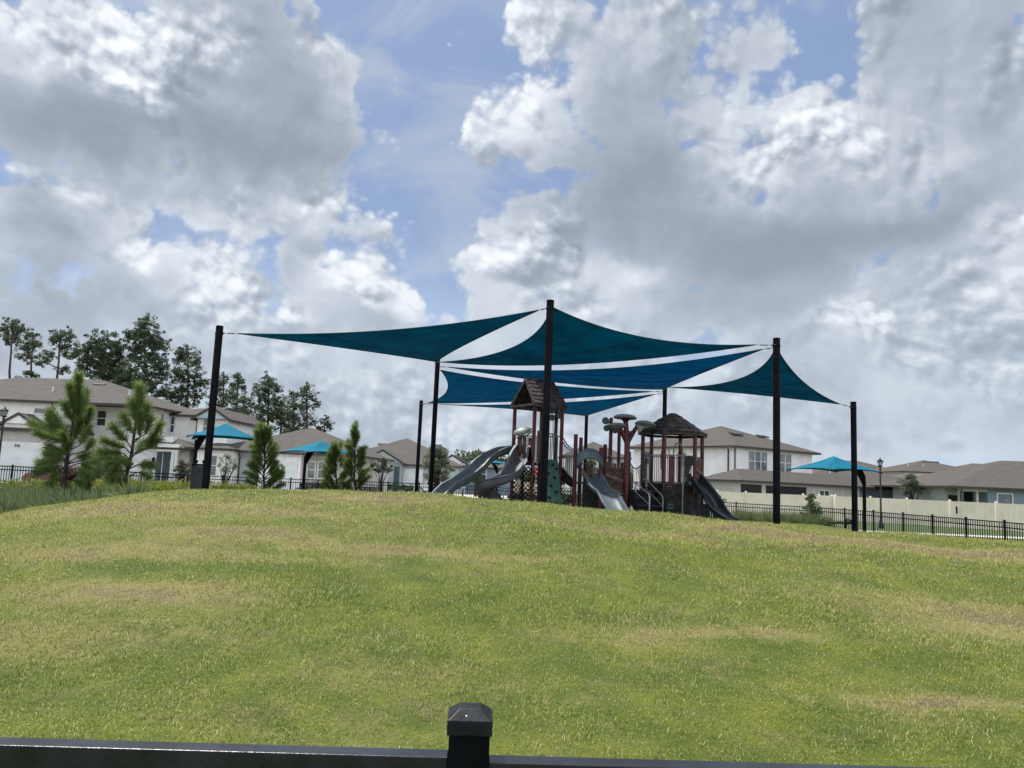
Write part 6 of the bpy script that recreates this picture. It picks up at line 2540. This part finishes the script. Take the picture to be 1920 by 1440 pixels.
# ------------------------------------------------------------------ other small trees and shrubs
def small_tree(name, px, Y, py_top, half_px, label, leaf, stems=4, per=60, size=.10, py_low=None, group='small trees and shrubs', n=26, zb=None, wisp=False, sh_m=None):
    T = W(px, py_top, Y)
    z0 = gz(T.x, Y) if zb is None else zb
    e = empty(name, (T.x, Y, z0), label, 'shrub' if name.endswith('shrub') else 'tree', group)
    zl = W(px, py_low, Y).z if py_low else z0 + (T.z - z0) * .35
    hw = half_px * Y / F
    mb = MB()
    C, RR = [], []
    for i in range(n):
        f = random.random()
        zz = zl + (T.z - zl) * f
        prof = math.sin(math.pi * min(.98, (f * .82 + .16))) ** .7
        a = random.uniform(0, 2 * math.pi)
        rr = hw * prof * random.uniform(.2, 1)
        c = Vector((T.x + rr * math.cos(a), Y + rr * math.sin(a), zz))
        C.append(tuple(c))
        RR.append(hw * random.uniform(.16, .34))
        s = Vector((T.x + random.uniform(-.05, .05) * stems, Y, z0 - .05))
        mid = s.lerp(c, .5)
        mid.x = T.x + (mid.x - T.x) * .5
        mid.y = Y + (mid.y - Y) * .5
        mb.tube([s, mid, c], [.022 * hw + .008, .015 * hw + .006, .005], 5, cap=False)
    mb.build('stems', trunk_d, e)
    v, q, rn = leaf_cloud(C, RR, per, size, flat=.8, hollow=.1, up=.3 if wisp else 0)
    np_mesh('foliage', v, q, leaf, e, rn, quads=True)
    return e


small_tree('crape_myrtle', 343, 40, 862, 15, 'small crape myrtle with reddish blooms before the porch', leaf_shrub, py_low=900, per=80, size=.09)
small_tree('flowering_shrub', 337, 39.6, 866, 5, 'reddish blossom cluster shrub beside the porch myrtle', leaf_red, py_low=878, per=50, n=8, size=.08)
small_tree('crape_myrtle', 424, 40, 854, 22, 'thin pale crape myrtle before the grey house wall', leaf_wisp, py_low=884, per=34, n=24, size=.10)
small_tree('round_shrub', 528, 46, 868, 13, 'light leafy shrub at the corner of the white garage', leaf_wisp, py_low=900, per=60, n=18, size=.12)
small_tree('garden_tree', 717, 62, 862, 19, 'small rounded garden tree before the grey-green gable', leaf_shrub, py_low=885, per=70, n=26, size=.16)
small_tree('feathery_tree', 822, 60, 838, 30, 'feathery grey-green tree right of the two rear posts', leaf_wisp, py_low=900, per=90, n=60, size=.20, wisp=True)
small_tree('garden_tree', 893, 70, 884, 14, 'small green tree under the long slide', leaf_shrub, py_low=905, per=90, n=22, size=.16)
small_tree('garden_tree', 1108, 58, 862, 20, 'light green tree seen below the saddle-shaped hood', leaf_wisp, py_low=905, per=90, n=30, size=.16)
small_tree('round_shrub', 1343, 37, 926, 15, 'dark twiggy shrub beside the end of the dark slide', leaf_shrub, py_low=948, per=46, n=18, size=.10)
small_tree('crape_myrtle', 1521, 35, 929, 20, 'dark sprawling shrub before the beige fence', leaf_shrub, py_low=975, per=60, n=34, size=.10)
small_tree('garden_tree', 1708, 65, 890, 24, 'rounded grey-green tree behind the beige fence', leaf_wisp, py_low=925, per=120, n=46, size=.15)
small_tree('garden_tree', 1790, 63, 915, 9, 'small tree tucked by the porch of the rightmost house', leaf_shrub, py_low=940, per=60, n=16, size=.12)
small_tree('red_shrub', 128, 21.2, 884, 22, 'deep red shrub at the foot of the larger young pine', leaf_red, py_low=900, per=60, n=18, size=.07)
small_tree('broadleaf_shrub', 168, 21.0, 862, 24, 'yellow-green broadleaf shrub between the two left pines', leaf_shrub, py_low=900, per=70, n=26, size=.08)


def hedge(name, label, px0, px1, Y, z_top, depth, leaf, seed, size=.12, per=40, step=.22, kind='stuff'):
    r = np.random.default_rng(seed)
    x0, x1 = SX(px0, Y, .5), SX(px1, Y, .5)
    C, RR = [], []
    x = x0
    while x < x1:
        for k in range(max(1, int(depth / .5))):
            y = Y + r.uniform(0, depth)
            g_ = gz(x, y)
            C.append((x + r.normal(0, .1), y, g_ + z_top * r.uniform(.35, .9)))
            RR.append(z_top * r.uniform(.25, .5))
        x += step
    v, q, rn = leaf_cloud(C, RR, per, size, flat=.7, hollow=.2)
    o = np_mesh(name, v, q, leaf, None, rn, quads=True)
    return tag(o, label, 'planting', kind=kind)


hedge('groundcover', 'yellow-green flowering groundcover before the left fence', -60, 330, 22.5, .58, 9, leaf_gold, 3, size=.10, per=44)
hedge('groundcover', 'yellow-green groundcover beyond the mound top', 395, 640, 24, .34, 7, leaf_gold, 4, size=.09, per=40)
hedge('clipped_hedge', 'low clipped green hedge in front of the grey-green house', 690, 790, 72, .8, 1.2, leaf_hedge, 5, size=.2, per=40)
hedge('clipped_hedge', 'dark hedge below the white house windows', 590, 640, 54, 1.0, 1.0, leaf_hedge, 6, size=.18, per=40)
hedge('clipped_hedge', 'shrub hedge beyond the climbing nets', 960, 1190, 50, .95, 1.6, leaf_hedge, 7, size=.16, per=60, step=.3)


def reeds(name, label, px0, px1, y0, y1, n, ln, leaf, seed, wd=.012, tuft=46, thin=1.0):
    r = np.random.default_rng(seed)
    B, D, Ls = [], [], []
    for _ in range(n):
        y = r.uniform(y0, y1)
        xa, xb = SX(px0, y, .6), SX(px1, y, .6)
        x = r.uniform(xa, xb)
        g_ = gz(x, y)
        c = r.uniform(.75, 1.2)
        for _k in range(tuft):
            a = r.uniform(0, 2 * math.pi)
            t = abs(r.normal(0, .55))
            B.append((x + .07 * math.cos(a) * r.random(), y + .07 * math.sin(a) * r.random(), g_ - .02))
            D.append((math.cos(a) * math.sin(t), math.sin(a) * math.sin(t), math.cos(t)))
            Ls.append(c * r.uniform(.6, 1.1))
    B, D = np.array(B), np.array(D)
    N = len(B)
    L = (ln * np.array(Ls))[:, None]
    s = np.cross(D, rand_unit(N)); s /= np.linalg.norm(s, axis=1)[:, None]
    hor = D.copy(); hor[:, 2] = 0
    segs = []
    for t in (0, .35, .7, 1.0):
        q = B + D * L * t + hor * L * (t * t) * .55
        q[:, 2] -= (L[:, 0] * (t * t) * .30 * np.linalg.norm(hor, axis=1) * 1.6)
        segs.append(q)
    w = wd * .5
    v = np.stack([segs[0] - s * w, segs[0] + s * w, segs[1] + s * w, segs[1] - s * w, segs[2] + s * w * .7, segs[2] - s * w * .7, segs[3]], 1).reshape(-1, 3)
    i = np.arange(N)[:, None] * 7
    t_ = np.concatenate([i + np.array([[0, 1, 2]]), i + np.array([[0, 2, 3]]), i + np.array([[3, 2, 4]]), i + np.array([[3, 4, 5]]), i + np.array([[5, 4, 6]])], 1).reshape(-1, 3)
    rn = np.repeat(r.uniform(0, 1, N), 7)
    o = np_mesh(name, v, t_, leaf, None, rn)
    return tag(o, label, 'ornamental grass', kind='stuff')


reeds('ornamental_grass', 'arching ornamental grass in the bed left of the mound', -80, 262, 15.2, 21.5, 330, .56, leaf_reed, 21, wd=.028, tuft=40)
reeds('ornamental_grass', 'tall ornamental grass beside the foot of the dark slide', 1380, 1560, 29.5, 35, 150, .52, leaf_reed, 22, wd=.012, tuft=60)
